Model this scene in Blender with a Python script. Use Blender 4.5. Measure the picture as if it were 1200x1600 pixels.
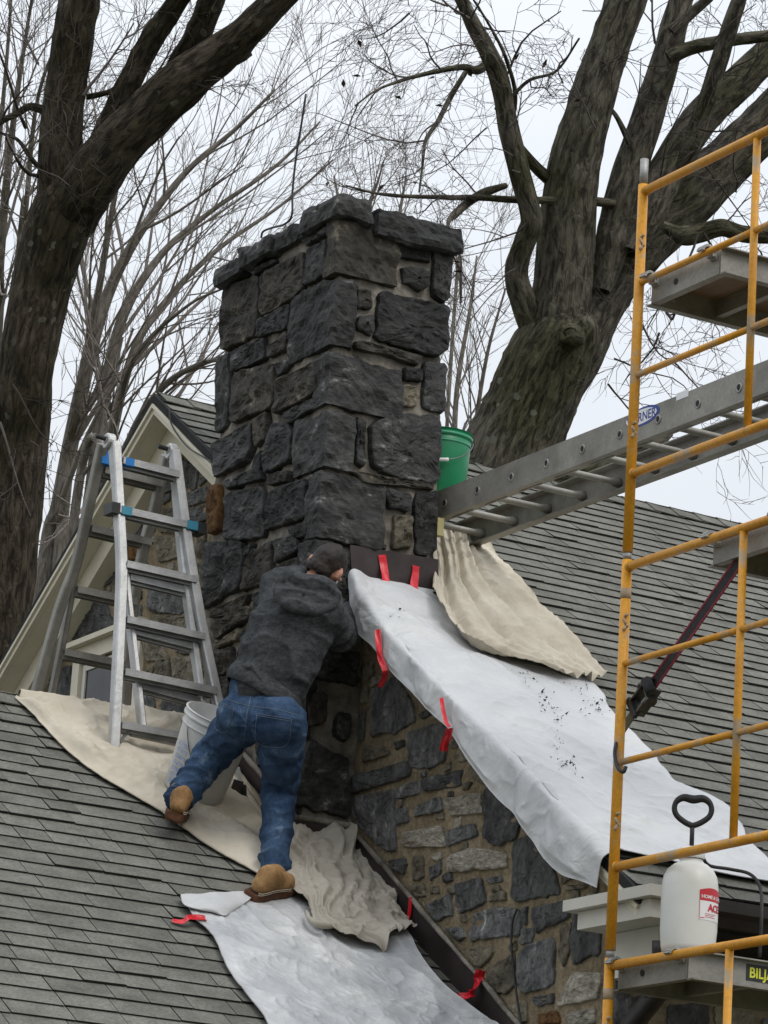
import bpy, bmesh, math, random
import numpy as np
from mathutils import Vector, Matrix, noise as mnoise

for o in list(bpy.data.objects): bpy.data.objects.remove(o)
SC = bpy.context.scene
COL = SC.collection

# ---------------------------------------------------------------- camera
PITCH, ROLL, YAW = [math.radians(a) for a in (15.417, 3.568, 60.69)]
FPX = 5547.0                       # focal length in pixels of a 1200 x 1600 picture
O = np.array([-7.741, -13.893, 1.6])
FW = np.array([math.cos(PITCH)*math.cos(YAW), math.cos(PITCH)*math.sin(YAW), math.sin(PITCH)])
_ri = np.array([math.sin(YAW), -math.cos(YAW), 0.0]); _up = np.cross(_ri, FW)
RI = _ri*math.cos(ROLL) + _up*math.sin(ROLL); UP = np.cross(RI, FW)
cam = bpy.data.cameras.new('camera'); camo = bpy.data.objects.new('camera', cam); COL.objects.link(camo)
cam.sensor_fit = 'VERTICAL'; cam.sensor_height = 36.0; cam.lens = FPX/1600*36.0
cam.clip_start = 0.1; cam.clip_end = 2000
camo.matrix_world = Matrix(((RI[0], UP[0], -FW[0], O[0]), (RI[1], UP[1], -FW[1], O[1]), (RI[2], UP[2], -FW[2], O[2]), (0, 0, 0, 1)))
SC.camera = camo

# ---------------------------------------------------------------- sky, sun, exposure (overcast)
W = bpy.data.worlds.new('World'); SC.world = W; W.use_nodes = True
nt = W.node_tree; nt.nodes.clear()
SUN_EL, SUN_AZ = math.radians(48), math.radians(285)     # azimuth measured from +X, counter-clockwise
sky = nt.nodes.new('ShaderNodeTexSky'); sky.sky_type = 'NISHITA'; sky.sun_disc = False
sky.sun_elevation = SUN_EL; sky.sun_rotation = math.pi/2 - SUN_AZ
sky.air_density = 1.2; sky.dust_density = 4.0; sky.ozone_density = 1.0
tc = nt.nodes.new('ShaderNodeTexCoord')
nz = nt.nodes.new('ShaderNodeTexNoise'); nz.inputs['Scale'].default_value = 2.2; nz.inputs['Detail'].default_value = 5
rp = nt.nodes.new('ShaderNodeValToRGB')
rp.color_ramp.elements[0].position = .35; rp.color_ramp.elements[0].color = (6.35, 6.75, 7.35, 1)
rp.color_ramp.elements[1].position = .68; rp.color_ramp.elements[1].color = (7.5, 7.8, 8.15, 1)
mx = nt.nodes.new('ShaderNodeMix'); mx.data_type = 'RGBA'; mx.inputs['Factor'].default_value = .93
bg = nt.nodes.new('ShaderNodeBackground'); bg.inputs['Strength'].default_value = .1
wo = nt.nodes.new('ShaderNodeOutputWorld')
nt.links.new(tc.outputs['Generated'], nz.inputs['Vector']); nt.links.new(nz.outputs['Fac'], rp.inputs['Fac'])
nt.links.new(sky.outputs['Color'], mx.inputs['A']); nt.links.new(rp.outputs['Color'], mx.inputs['B'])
sx_ = nt.nodes.new('ShaderNodeSeparateXYZ'); nt.links.new(tc.outputs['Generated'], sx_.inputs[0])
mrz = nt.nodes.new('ShaderNodeMapRange'); mrz.inputs['From Min'].default_value = 0; mrz.inputs['From Max'].default_value = 1      # overcast: zenith about 2.5 times the horizon
mrz.inputs['To Min'].default_value = .70; mrz.inputs['To Max'].default_value = 1.75; nt.links.new(sx_.outputs['Z'], mrz.inputs['Value'])
vs_ = nt.nodes.new('ShaderNodeVectorMath'); vs_.operation = 'SCALE'; nt.links.new(mx.outputs['Result'], vs_.inputs[0]); nt.links.new(mrz.outputs[0], vs_.inputs['Scale'])
nt.links.new(vs_.outputs['Vector'], bg.inputs['Color']); nt.links.new(bg.outputs['Background'], wo.inputs['Surface'])
sun = bpy.data.lights.new('sun', 'SUN'); sun.energy = 0.9; sun.angle = math.radians(25); sun.color = (1, .97, .92)
suno = bpy.data.objects.new('sun', sun); COL.objects.link(suno)
sd = Vector((math.cos(SUN_EL)*math.cos(SUN_AZ), math.cos(SUN_EL)*math.sin(SUN_AZ), math.sin(SUN_EL)))
suno.rotation_euler = sd.to_track_quat('Z', 'Y').to_euler(); suno.location = (0, 0, 40)
SC.view_settings.view_transform = 'Standard'; SC.view_settings.look = 'None'
SC.view_settings.exposure = 0.32; SC.view_settings.gamma = 1.0; SC.view_settings.use_curve_mapping = False

# ---------------------------------------------------------------- helpers: rays and planes of the place
PITCHR = 2/3                       # both roofs rise 8 in 12
MY, MZ = 2.0, 6.99                 # main ridge
WY, WZ = 1.085, 5.075              # wing ridge
def ray(px, py): return FW + RI*((px-600)/FPX) - UP*((py-800)/FPX)
def onp(px, py, n, d):
    n = np.asarray(n, float); r = ray(px, py); return O + r*((d - n@O)/(n@r))
def onx(px, py, x): return onp(px, py, (1, 0, 0), x)
def ony(px, py, y): return onp(px, py, (0, 1, 0), y)
def onz(px, py, z): return onp(px, py, (0, 0, 1), z)
NRM = np.array([0, -PITCHR, 1.0])/math.hypot(PITCHR, 1)
def wing(px, py, off=0): return onp(px, py, NRM, NRM@np.array([0, WY, WZ]) + off)
def mainr(px, py, off=0): return onp(px, py, NRM, NRM@np.array([0, MY, MZ]) + off)
def dep(px, py, D): return O + ray(px, py)*D
def proj(P):
    P = np.asarray(P, float) - O; z = P@FW
    return 600 + FPX*(P@RI)/z, 800 - FPX*(P@UP)/z, z
def zm(y): return MZ + PITCHR*(y-MY)
def zw(y): return WZ + PITCHR*(y-WY)

# ---------------------------------------------------------------- helpers: noise
def _hash(i, j, k, s):
    h = (i*374761393 + j*668265263 + k*2147483647 + s*1274126177) & 0xffffffff
    h = ((h ^ (h >> 13))*1274126177) & 0xffffffff
    return ((h ^ (h >> 16)) & 0xffff)/65535.0
def vnoise(P, s=0):
    P = np.asarray(P, float); I = np.floor(P).astype(np.int64); f = P - I; f = f*f*(3-2*f); r = 0
    for a in (0, 1):
        for b in (0, 1):
            for c in (0, 1):
                w = (f[..., 0] if a else 1-f[..., 0])*(f[..., 1] if b else 1-f[..., 1])*(f[..., 2] if c else 1-f[..., 2])
                r = r + w*_hash(I[..., 0]+a, I[..., 1]+b, I[..., 2]+c, s)
    return r*2-1
def fbm(P, oct=3, s=0, gain=.5):
    P = np.asarray(P, float); r = 0; a = 1; t = 0
    for o in range(oct): r = r + a*vnoise(P*(2.03**o), s+o*17); t += a; a *= gain
    return r/t

# ---------------------------------------------------------------- helpers: objects
BASE = {}
def thing(name, label, cat, base, group=None):
    o = bpy.data.objects.new(name, None); COL.objects.link(o); o.location = base; o.empty_display_size = .1
    o['label'] = label; o['category'] = cat
    if group: o['group'] = group
    BASE[o] = np.array(base, float); return o
def tag(o, label, cat, group=None):
    o['label'] = label; o['category'] = cat
    if group: o['group'] = group
    return o
def link(name, me, parent=None, mat=None, base=None):
    o = bpy.data.objects.new(name, me); COL.objects.link(o)
    if parent is not None: o.parent = parent; BASE[o] = BASE[parent]
    else:
        BASE[o] = np.zeros(3) if base is None else np.array(base, float); o.location = BASE[o]
    if mat is not None and not me.materials:
        for m in (mat if isinstance(mat, (list, tuple)) else [mat]): me.materials.append(m)
    return o
def obj(name, V, F, mat, parent=None, smooth=False, base=None, mi=None):
    """one mesh object; V in world coordinates"""
    b = BASE[parent] if parent is not None else (np.zeros(3) if base is None else np.array(base, float))
    V = np.asarray(V, float) - b
    me = bpy.data.meshes.new(name); me.from_pydata(V.tolist(), [], [tuple(int(i) for i in f) for f in F])
    o = link(name, me, parent, mat, base)
    if mi is not None: me.polygons.foreach_set('material_index', np.asarray(mi, np.int32))
    if smooth: me.polygons.foreach_set('use_smooth', np.ones(len(me.polygons), bool))
    me.update(); return o
class MB:
    def __init__(s): s.V = []; s.F = []; s.M = []; s.n = 0; s.m = 0
    def add(s, V, F):
        V = np.asarray(V, float); s.V.append(V); s.F += [tuple(int(i)+s.n for i in f) for f in F]; s.M += [s.m]*len(F); s.n += len(V); return s
    def box(s, c, h, ax=None):
        c = np.asarray(c, float); ax = np.eye(3) if ax is None else np.asarray(ax, float)
        V = [c + ax[0]*h[0]*a + ax[1]*h[1]*b + ax[2]*h[2]*d for a in (-1, 1) for b in (-1, 1) for d in (-1, 1)]
        return s.add(V, [(0, 1, 3, 2), (4, 6, 7, 5), (0, 4, 5, 1), (2, 3, 7, 6), (0, 2, 6, 4), (1, 5, 7, 3)])
    def aabb(s, a, b):
        a = np.asarray(a, float); b = np.asarray(b, float); return s.box((a+b)/2, abs(b-a)/2)
    def bar(s, a, b, w, h, upv=(0, 0, 1)):
        """rectangular bar from a to b: w across, h along upv"""
        a = np.asarray(a, float); b = np.asarray(b, float); d = b-a; L = np.linalg.norm(d); d /= L
        u = np.asarray(upv, float); u = u-d*(u@d); u /= np.linalg.norm(u); c = np.cross(d, u)
        return s.box((a+b)/2, (L/2, w/2, h/2), (d, c, u))
    def tube(s, P, R, n=12, caps=True):
        V, F = tube(P, R, n, caps); return s.add(V, F)
    def build(s, name, mat, parent=None, smooth=False, base=None):
        o = obj(name, np.vstack(s.V), s.F, mat, parent, smooth, base, mi=s.M if isinstance(mat, (list, tuple)) else None)
        return o
def frames(P):
    P = np.asarray(P, float); T = np.gradient(P, axis=0); T /= np.linalg.norm(T, axis=1)[:, None]+1e-12
    u = np.cross(T[0], (0.13, 0.27, .95)); 
    if np.linalg.norm(u) < .05: u = np.cross(T[0], (1, 0, 0))
    u /= np.linalg.norm(u); N = []
    for t in T:
        u = u - t*(u@t); u /= np.linalg.norm(u); N.append(u)
    N = np.array(N); return T, N, np.cross(T, N)
def tube(P, R, n=12, caps=True):
    P = np.asarray(P, float); R = np.ones(len(P))*R if np.isscalar(R) else np.asarray(R, float)
    T, N, B = frames(P); a = np.linspace(0, 2*math.pi, n, endpoint=False)
    V = (P[:, None, :] + R[:, None, None]*(np.cos(a)[None, :, None]*N[:, None, :] + np.sin(a)[None, :, None]*B[:, None, :])).reshape(-1, 3)
    F = [(i*n+j, i*n+(j+1) % n, (i+1)*n+(j+1) % n, (i+1)*n+j) for i in range(len(P)-1) for j in range(n)]
    if caps: F += [tuple(range(n))[::-1], tuple((len(P)-1)*n+j for j in range(n))]
    return V, F
def lathe(prof, n=32, c=(0, 0, 0), ax=None):
    """prof: (radius, height) list"""
    ax = np.eye(3) if ax is None else np.asarray(ax, float); c = np.asarray(c, float); a = np.linspace(0, 2*math.pi, n, endpoint=False)
    V = [c + ax[0]*r*math.cos(t) + ax[1]*r*math.sin(t) + ax[2]*h for r, h in prof for t in a]
    F = [(i*n+j, i*n+(j+1) % n, (i+1)*n+(j+1) % n, (i+1)*n+j) for i in range(len(prof)-1) for j in range(n)]
    return V, F
def spline(P, n):
    """Catmull-Rom through P, n samples"""
    P = np.asarray(P, float)
    if len(P) == 2: t = np.linspace(0, 1, n)[:, None]; return P[0]*(1-t)+P[1]*t
    Q = np.concatenate([(2*P[0]-P[1])[None], P, (2*P[-1]-P[-2])[None]]); t = np.linspace(0, len(P)-1-1e-9, n); i = t.astype(int); f = (t-i)
    if P.ndim > 1: f = f[(...,)+(None,)*(P.ndim-1)]
    a, b, c, d = Q[i], Q[i+1], Q[i+2], Q[i+3]
    return .5*((2*b)+(c-a)*f+(2*a-5*b+4*c-d)*f**2+(3*b-a-3*c+d)*f**3)
def gridfaces(nr, nc): return [(i*nc+j, i*nc+j+1, (i+1)*nc+j+1, (i+1)*nc+j) for i in range(nr-1) for j in range(nc-1)]
def gnormals(G):
    a = np.gradient(G, axis=0); b = np.gradient(G, axis=1); n = np.cross(a, b); return n/(np.linalg.norm(n, axis=2)[..., None]+1e-12)
def cloth(name, ctrl, nr, nc, disp, mat, label, cat, thick=.003, up=(0, -.5, .8)):
    """sheet through a grid of control points, then displaced along its normal by disp(u, v, P)"""
    C = np.array(ctrl, float); A = spline(C, nr); G = np.stack([spline(A[i], nc) for i in range(nr)])
    N = gnormals(G); up = np.asarray(up, float)
    if (N.reshape(-1, 3)@up).mean() < 0: N = -N
    u, v = np.meshgrid(np.linspace(0, 1, nr), np.linspace(0, 1, nc), indexing='ij')
    d = disp(u, v, G)
    if isinstance(d, tuple): G = G + d[1]; d = d[0]
    G = G + N*d[..., None]
    V = np.vstack([G.reshape(-1, 3), (G-N*thick).reshape(-1, 3)]); F = gridfaces(nr, nc); k = nr*nc
    F2 = [tuple(i+k for i in f[::-1]) for f in F]
    B = [i*nc for i in range(nr)][::-1] + list(range(1, nc)) + [i*nc+nc-1 for i in range(1, nr)] + [(nr-1)*nc+j for j in range(nc-2, 0, -1)]
    S = [(B[i], B[(i+1) % len(B)], B[(i+1) % len(B)]+k, B[i]+k) for i in range(len(B))]
    o = obj(name, V, F+F2+S, mat, None, True, base=G.reshape(-1, 3).mean(0)); tag(o, label, cat); return o, G, N

# ---------------------------------------------------------------- materials
def mat(name, c1, c2=None, scale=4, rough=.7, bump=0, bscale=30, metal=0, stretch=(1, 1, 1), c3=None, pos=(.35, .65), rand=0, spec=.4, coord='Object', bdist=.01, detail=6, attr=None, rough2=None, fine=0, ridge=0, fscale=None):
    m = bpy.data.materials.new(name); m.use_nodes = True; t = m.node_tree; b = t.nodes['Principled BSDF']; L = t.links.new
    b.inputs['Roughness'].default_value = rough; b.inputs['Metallic'].default_value = metal; b.inputs['Specular IOR Level'].default_value = spec
    if attr: tcn = t.nodes.new('ShaderNodeAttribute'); tcn.attribute_name = attr; co = tcn.outputs['Vector']
    else: tcn = t.nodes.new('ShaderNodeTexCoord'); co = tcn.outputs[coord]
    mp = t.nodes.new('ShaderNodeMapping'); mp.inputs['Scale'].default_value = stretch; L(co, mp.inputs['Vector'])
    if rand:
        oi = t.nodes.new('ShaderNodeObjectInfo'); ml = t.nodes.new('ShaderNodeMath'); ml.operation = 'MULTIPLY'; ml.inputs[1].default_value = 37.0
        L(oi.outputs['Random'], ml.inputs[0]); L(ml.outputs[0], mp.inputs['Location'])
    n1 = t.nodes.new('ShaderNodeTexNoise'); n1.inputs['Scale'].default_value = scale; n1.inputs['Detail'].default_value = detail; n1.inputs['Roughness'].default_value = .62
    L(mp.outputs['Vector'], n1.inputs['Vector'])
    r = t.nodes.new('ShaderNodeValToRGB'); e = r.color_ramp.elements; e[0].position = pos[0]; e[1].position = pos[1]
    e[0].color = (*c1, 1); e[1].color = (*(c2 or c1), 1)
    if c3: x = e.new(min(.98, pos[1]+.085)); x.color = (*c3, 1)
    L(n1.outputs['Fac'], r.inputs['Fac']); out = r.outputs['Color']
    if rand:
        mr = t.nodes.new('ShaderNodeMapRange'); mr.inputs['To Min'].default_value = 1-rand; mr.inputs['To Max'].default_value = 1+rand
        L(oi.outputs['Random'], mr.inputs['Value']); vm = t.nodes.new('ShaderNodeVectorMath'); vm.operation = 'SCALE'
        L(out, vm.inputs[0]); L(mr.outputs[0], vm.inputs['Scale']); out = vm.outputs['Vector']
    if fine:
        n3 = t.nodes.new('ShaderNodeTexNoise'); n3.inputs['Scale'].default_value = fscale or bscale*1.1; n3.inputs['Detail'].default_value = 5; n3.inputs['Roughness'].default_value = .7
        L(mp.outputs['Vector'], n3.inputs['Vector']); mr3 = t.nodes.new('ShaderNodeMapRange'); mr3.inputs['From Min'].default_value = .3; mr3.inputs['From Max'].default_value = .7
        mr3.inputs['To Min'].default_value = 1-fine; mr3.inputs['To Max'].default_value = 1+fine; L(n3.outputs['Fac'], mr3.inputs['Value'])
        vm = t.nodes.new('ShaderNodeVectorMath'); vm.operation = 'SCALE'; L(out, vm.inputs[0]); L(mr3.outputs[0], vm.inputs['Scale']); out = vm.outputs['Vector']
    L(out, b.inputs['Base Color'])
    if rough2 is not None:
        mr2 = t.nodes.new('ShaderNodeMapRange'); mr2.inputs['To Min'].default_value = rough; mr2.inputs['To Max'].default_value = rough2
        L(n1.outputs['Fac'], mr2.inputs['Value']); L(mr2.outputs[0], b.inputs['Roughness'])
    if bump:
        n2 = t.nodes.new('ShaderNodeTexNoise'); n2.inputs['Scale'].default_value = bscale; n2.inputs['Detail'].default_value = 6; n2.inputs['Roughness'].default_value = .65
        L(mp.outputs['Vector'], n2.inputs['Vector']); bp = t.nodes.new('ShaderNodeBump'); bp.inputs['Strength'].default_value = bump; bp.inputs['Distance'].default_value = bdist
        ho = n2.outputs['Fac']
        if ridge:
            n2.inputs['Detail'].default_value = 3; n2.inputs['Distortion'].default_value = .5
            m1 = t.nodes.new('ShaderNodeMath'); m1.operation = 'SUBTRACT'; m1.inputs[1].default_value = .5; L(ho, m1.inputs[0]); m2_ = t.nodes.new('ShaderNodeMath'); m2_.operation = 'ABSOLUTE'; L(m1.outputs[0], m2_.inputs[0]); ho = m2_.outputs[0]
        L(ho, bp.inputs['Height']); L(bp.outputs['Normal'], b.inputs['Normal'])
    return m
M = {}
M['mortar'] = mat('mortar', (.19, .150, .095), (.31, .25, .165), 4, .95, 1.0, 28, spec=.1, fine=.35, fscale=34, bdist=.025)
M['old_mortar'] = mat('old_mortar', (.08, .07, .058), (.30, .27, .23), 7, .95, .8, 50, spec=.1, pos=(.3, .62), fine=.2)
M['stone_dark'] = mat('stone_dark', (.013, .013, .0125), (.050, .049, .047), 8, .7, 1.0, 30, rand=.45, c3=(.21, .205, .195), pos=(.34, .62), stretch=(1, 1, 1.7), spec=.3, bdist=.012, fine=.5, fscale=30)
M['stone_brownish'] = mat('stone_brownish', (.018, .016, .013), (.058, .050, .038), 8, .75, 1.0, 32, rand=.35, c3=(.19, .165, .12), pos=(.36, .62), spec=.35, bdist=.012, fine=.5, fscale=30)
M['stone_grey'] = mat('stone_grey', (.048, .048, .047), (.140, .139, .134), 8, .8, 1.0, 34, rand=.4, c3=(.30, .295, .28), pos=(.34, .62), stretch=(1, 1.6, .8), spec=.3, bdist=.012, fine=.5, fscale=30)
M['stone_pale'] = mat('stone_pale', (.20, .18, .14), (.38, .35, .29), 9, .85, .8, 36, rand=.2, stretch=(1, 1, 3), spec=.2, fine=.5, fscale=30)
M['stone_tan'] = mat('stone_tan', (.085, .075, .055), (.19, .165, .12), 8, .85, .9, 36, rand=.3, spec=.2, fine=.5, fscale=30)
M['stone_rust'] = mat('stone_rust', (.07, .035, .014), (.17, .09, .035), 7, .85, .8, 36, stretch=(1, 1, .4), spec=.2, fine=.5, fscale=30)
M['shingle'] = mat('shingle', (.122, .120, .104), (.190, .187, .162), 5, .95, .7, 260, rand=.11, spec=.12, bdist=.004, fine=.32, fscale=75)
M['deck'] = mat('roof_deck', (.012, .012, .012), (.02, .02, .02), 20, .95)
M['cream'] = mat('cream_paint', (.60, .55, .43), (.68, .63, .50), 3, .55, .15, 40, spec=.35, fine=.05)
M['white_paint'] = mat('white_paint', (.52, .50, .44), (.60, .58, .50), 3, .5, .1, 40)
M['flash'] = mat('brown_metal', (.035, .026, .026), (.06, .045, .044), 6, .42, .15, 25, metal=.3, rough2=.6)
M['sheet'] = mat('white_sheet', (.40, .41, .42), (.54, .545, .545), 4.5, .42, .45, 7, spec=.35, c3=(.62, .62, .61), bdist=.03, ridge=1, pos=(.38, .58))
M['sheet_creamy'] = mat('white_sheet_creamy', (.475, .48, .485), (.56, .56, .555), 2.6, .42, .5, 6, spec=.35, c3=(.55, .525, .45), bdist=.03, ridge=1)  # white film with cream patches scattered by noise
M['canvas'] = mat('canvas', (.45, .40, .315), (.60, .545, .45), 2.4, .95, .4, 220, spec=.05, c3=(.40, .34, .26), bdist=.003, fine=.06)
M['canvas_grey'] = mat('canvas_grey', (.36, .325, .27), (.48, .44, .375), 3, .95, .4, 220, spec=.05, bdist=.003, fine=.06)
M['tape'] = mat('red_tape', (.52, .008, .016), (.66, .014, .026), 9, .33, .2, 40, spec=.5)
M['alu'] = mat('aluminium', (.36, .36, .355), (.52, .52, .51), 6, .42, .15, 60, metal=.85, rough2=.55, fine=.08)
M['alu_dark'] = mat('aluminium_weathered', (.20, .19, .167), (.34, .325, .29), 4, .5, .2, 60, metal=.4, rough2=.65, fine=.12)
M['alu_black'] = mat('black_plastic', (.015, .015, .015), (.03, .03, .03), 6, .5)
M['yellow'] = mat('yellow_paint', (.55, .235, .010), (.66, .30, .016), 5, .42, .12, 30, spec=.45, c3=(.40, .30, .19), rough2=.6, fine=.16, fscale=60, pos=(.35, .535))
M['galv'] = mat('galvanised', (.22, .22, .21), (.40, .39, .37), 14, .5, .2, 60, metal=.6, fine=.12)
M['scuff'] = mat('scuffed_joint', (.30, .22, .15), (.45, .33, .2), 12, .6, .2, 50)
M['plywood'] = mat('plywood', (.15, .10, .06), (.24, .16, .10), 3, .7, .2, 40, stretch=(6, 1, 1))
M['green'] = mat('green_plastic', (.012, .20, .085), (.016, .26, .11), 5, .38, .08, 30, spec=.45)
M['green_light'] = mat('green_rim', (.04, .28, .15), (.06, .33, .18), 5, .4)
M['pail'] = mat('white_pail', (.50, .50, .48), (.62, .62, .60), 4, .45, .15, 30, c3=(.40, .37, .30), fine=.05)
M['pail_print'] = mat('pail_print', (.22, .27, .40), (.45, .48, .55), 40, .5)
M['wire'] = mat('steel_wire', (.12, .12, .12), (.2, .2, .2), 20, .4, metal=.8)
M['jug'] = mat('translucent_jug', (.62, .62, .58), (.70, .70, .66), 3, .38, .05, 30, spec=.4)
M['white_plastic'] = mat('white_plastic', (.72, .72, .70), (.78, .78, .76), 3, .4)
M['label_red'] = mat('label_red', (.50, .02, .03), (.55, .03, .04), 3, .4)
M['label_white'] = mat('label_white', (.75, .74, .74), (.8, .79, .79), 3, .4)
M['black'] = mat('black_rubber', (.012, .012, .012), (.022, .022, .022), 8, .5)
M['decal_yellow'] = mat('decal_yellow', (.60, .62, .03), (.66, .68, .05), 3, .5)
M['decal_blue'] = mat('decal_blue', (.03, .05, .25), (.05, .08, .32), 3, .5)
M['blue_tape'] = mat('blue_tape', (.02, .16, .50), (.03, .22, .58), 6, .7)
M['teal_tape'] = mat('teal_tape', (.04, .22, .32), (.07, .30, .40), 6, .6)
M['strap'] = mat('black_webbing', (.012, .012, .014), (.03, .03, .032), 60, .8, .3, 200)
M['strap_red'] = mat('red_webbing', (.15, .01, .02), (.24, .02, .035), 60, .8)
M['strap_olive'] = mat('olive_webbing', (.07, .065, .03), (.11, .10, .05), 60, .8)
M['gunmetal'] = mat('ratchet_steel', (.05, .05, .045), (.12, .12, .11), 14, .45, metal=.8)
M['glass'] = mat('window_glass', (.008, .009, .010), (.03, .03, .03), 9, .08, spec=.25)
M['foam'] = mat('yellow_foam', (.60, .52, .25), (.66, .58, .30), 8, .9)
M['crumb_hole_shade'] = mat('debris', (.01, .01, .01), (.05, .045, .04), 60, .95)  # stone crumbs, and the painted shade inside the ladder's rung ends
M['denim'] = mat('denim', (.020, .038, .078), (.050, .086, .148), 9, .9, .5, 500, spec=.08, c3=(.13, .185, .26), bdist=.002, pos=(.36, .60), fine=.22, fscale=60)
M['hoodie'] = mat('charcoal_knit', (.036, .038, .040), (.074, .077, .080), 30, .95, .5, 400, spec=.06, bdist=.002, stretch=(1, 1, 2), fine=.4, fscale=110)
M['skin'] = mat('skin', (.40, .19, .125), (.47, .24, .16), 12, .55, .15, 90, spec=.35)
M['hair'] = mat('hair', (.010, .0065, .005), (.024, .014, .010), 25, .6, .3, 300, spec=.35, bdist=.002)
M['boot'] = mat('tan_leather', (.21, .115, .046), (.36, .215, .095), 11, .8, .5, 60, spec=.2, c3=(.13, .07, .03), pos=(.36, .60), fine=.2, fscale=50)
M['sole'] = mat('boot_sole', (.055, .022, .010), (.13, .055, .024), 22, .85, .5, 70)
M['stitch'] = mat('stitching', (.10, .13, .18), (.16, .19, .24), 20, .9)
M['glove'] = mat('work_glove', (.55, .52, .46), (.62, .60, .54), 12, .9)
M['glove_blue'] = mat('glove_blue', (.10, .25, .48), (.14, .30, .55), 12, .6)
M['grass'] = mat('grass_ground', (.05, .06, .025), (.09, .085, .045), 1.5, .95, .5, 20)
M['belt'] = mat('leather_belt', (.03, .022, .018), (.05, .04, .03), 12, .6)

# ================================================================ THE SETTING
gv, gf = [], []
g = 60; xs = np.linspace(-300, 300, g); G = np.array([[(x, y, -.02 + .0*x) for y in xs] for x in xs]).reshape(-1, 3)
go = obj('ground', G, gridfaces(g, g), M['grass']); go['kind'] = 'structure'

# ================================================================ THE HOUSE
house = thing('stone_house', 'stone house with grey shingle roofs, cream trim and a dark stone chimney', 'house', (0, 0, 0))
CW, CD, CX0 = 1.155, .626, -.276            # chimney: width along y, depth along x, outer face
CX1 = CX0 + CD
EAVE = -2.70; WALLY = -2.23; RX0, RX1 = -.20, 7.0
def prism(poly, x0, x1):
    n = len(poly); V = [(x0, a, b) for a, b in poly] + [(x1, a, b) for a, b in poly]
    return V, [tuple(range(n))[::-1], tuple(range(n, 2*n))] + [(i, (i+1) % n, n+(i+1) % n, n+i) for i in range(n)]
FY = 2*MY-WALLY
V, F = prism([(WALLY, -.3), (FY, -.3), (FY, zm(WALLY)-.085), (MY, MZ-.085), (WALLY, zm(WALLY)-.085)], 0, .3)
gable = obj('gable_wall', V, F, M['mortar'], house); gable['label'] = 'fieldstone gable wall with tan mortar joints'
b = MB(); b.aabb((.302, WALLY+.002, -.3), (RX1-.3, WALLY+.3, zm(WALLY)-.14)); fwall = b.build('front_wall', M['mortar'], house)
b = MB(); b.aabb((.302, FY-.3, -.3), (RX1-.3, FY-.002, zm(WALLY)-.14)); b.build('rear_wall', M['mortar'], house)
V, F = prism([(WALLY, -.3), (FY, -.3), (FY, zm(WALLY)-.12), (MY, MZ-.12), (WALLY, zm(WALLY)-.12)], RX1-.29, RX1-.1); obj('far_gable_wall', V, F, M['mortar'], house)

def roofslab(name, x0, x1, y_r, z_r, ye, far=True, t=.03, skip=None):
    n = NRM; b = MB()
    for s in ((1, -1) if far else (1,)):
        nn = np.array([0, s*n[1], n[2]])
        A = np.array([y_r, z_r]); E = np.array([y_r + s*(ye-y_r), z_r + PITCHR*(ye-y_r)])
        segs = [(x0, x1, 0., 1.)] if not (skip and s == 1) else [(.0005, x1, 0., 1.), (x0, 0., 0., (y_r-skip[1])/(y_r-ye)), (x0, 0., (y_r-skip[0])/(y_r-ye), 1.)]
        for p, q, ta_, tb_ in segs:
            A_ = A+(E-A)*ta_; E_ = A+(E-A)*tb_; P = [(p, *A_), (q, *A_), (q, *E_), (p, *E_)]; P = np.array(P)-nn*.016; Q = P-nn*t
            b.add(np.vstack([P, Q]), [(0, 1, 2, 3), (7, 6, 5, 4), (0, 4, 5, 1), (1, 5, 6, 2), (2, 6, 7, 3), (3, 7, 4, 0)])
    return b.build(name, M['deck'], house)
mroof = roofslab('main_roof', RX0, RX1, MY, MZ, EAVE, skip=(-.28, 1.15)); mroof['label'] = 'grey shingled main roof sloping down from the long ridge'
WX0 = -4.6; WEAVE = -2.75
wroof = roofslab('wing_roof', WX0, -.004, WY, WZ, WEAVE); wroof['label'] = 'grey shingled lower roof at bottom left'
WFY = 2*WY+2.3
V, F = prism([(-2.3, -.3), (WFY, -.3), (WFY, zw(-2.3)-.1), (WY, WZ-.1), (-2.3, zw(-2.3)-.1)], WX0+.25, -.31); obj('wing_wall', V, F, M['mortar'], house)

# ---- shingles: one slab each, shared meshes
M['shingle_edge'] = mat('shingle_edge', (.022, .022, .020), (.04, .04, .037), 40, .95, spec=.1)
EXPO = .1185; SHL = .165
def shmesh(w, t, k):
    e = .0035*(k % 3-1); V = []
    g_ = .0022
    for x, dx in ((g_, 0), (w-g_, e)):
        V += [(x, dx, .0005), (x, dx, .0005+t), (x, SHL, -.012), (x, SHL, -.006)]
    me = bpy.data.meshes.new('shingle'); me.from_pydata(V, [], [(0, 4, 5, 1), (1, 5, 7, 3), (3, 7, 6, 2), (2, 6, 4, 0), (0, 1, 3, 2), (4, 6, 7, 5)])
    me.materials.append(M['shingle']); me.materials.append(M['shingle_edge']); me.polygons[0].material_index = 1
    me.polygons[4].material_index = 1; me.polygons[5].material_index = 1; return me
SHW = [.15, .19, .23, .27, .31, .36]; SHM = {(w, k): shmesh(w, (.0040, .0056, .0090)[k], k) for w in SHW for k in range(3)}
UPS = np.array([0, 1, PITCHR])/math.hypot(1, PITCHR)
RM = Matrix(((1, 0, 0), (0, UPS[1], NRM[1]), (0, UPS[2], NRM[2])))
def inpoly(x, y, P):
    c = False; j = len(P)-1
    for i in range(len(P)):
        if (P[i][1] > y) != (P[j][1] > y) and x < (P[j][0]-P[i][0])*(y-P[i][1])/(P[j][1]-P[i][1])+P[i][0]: c = not c
        j = i
    return c
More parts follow.
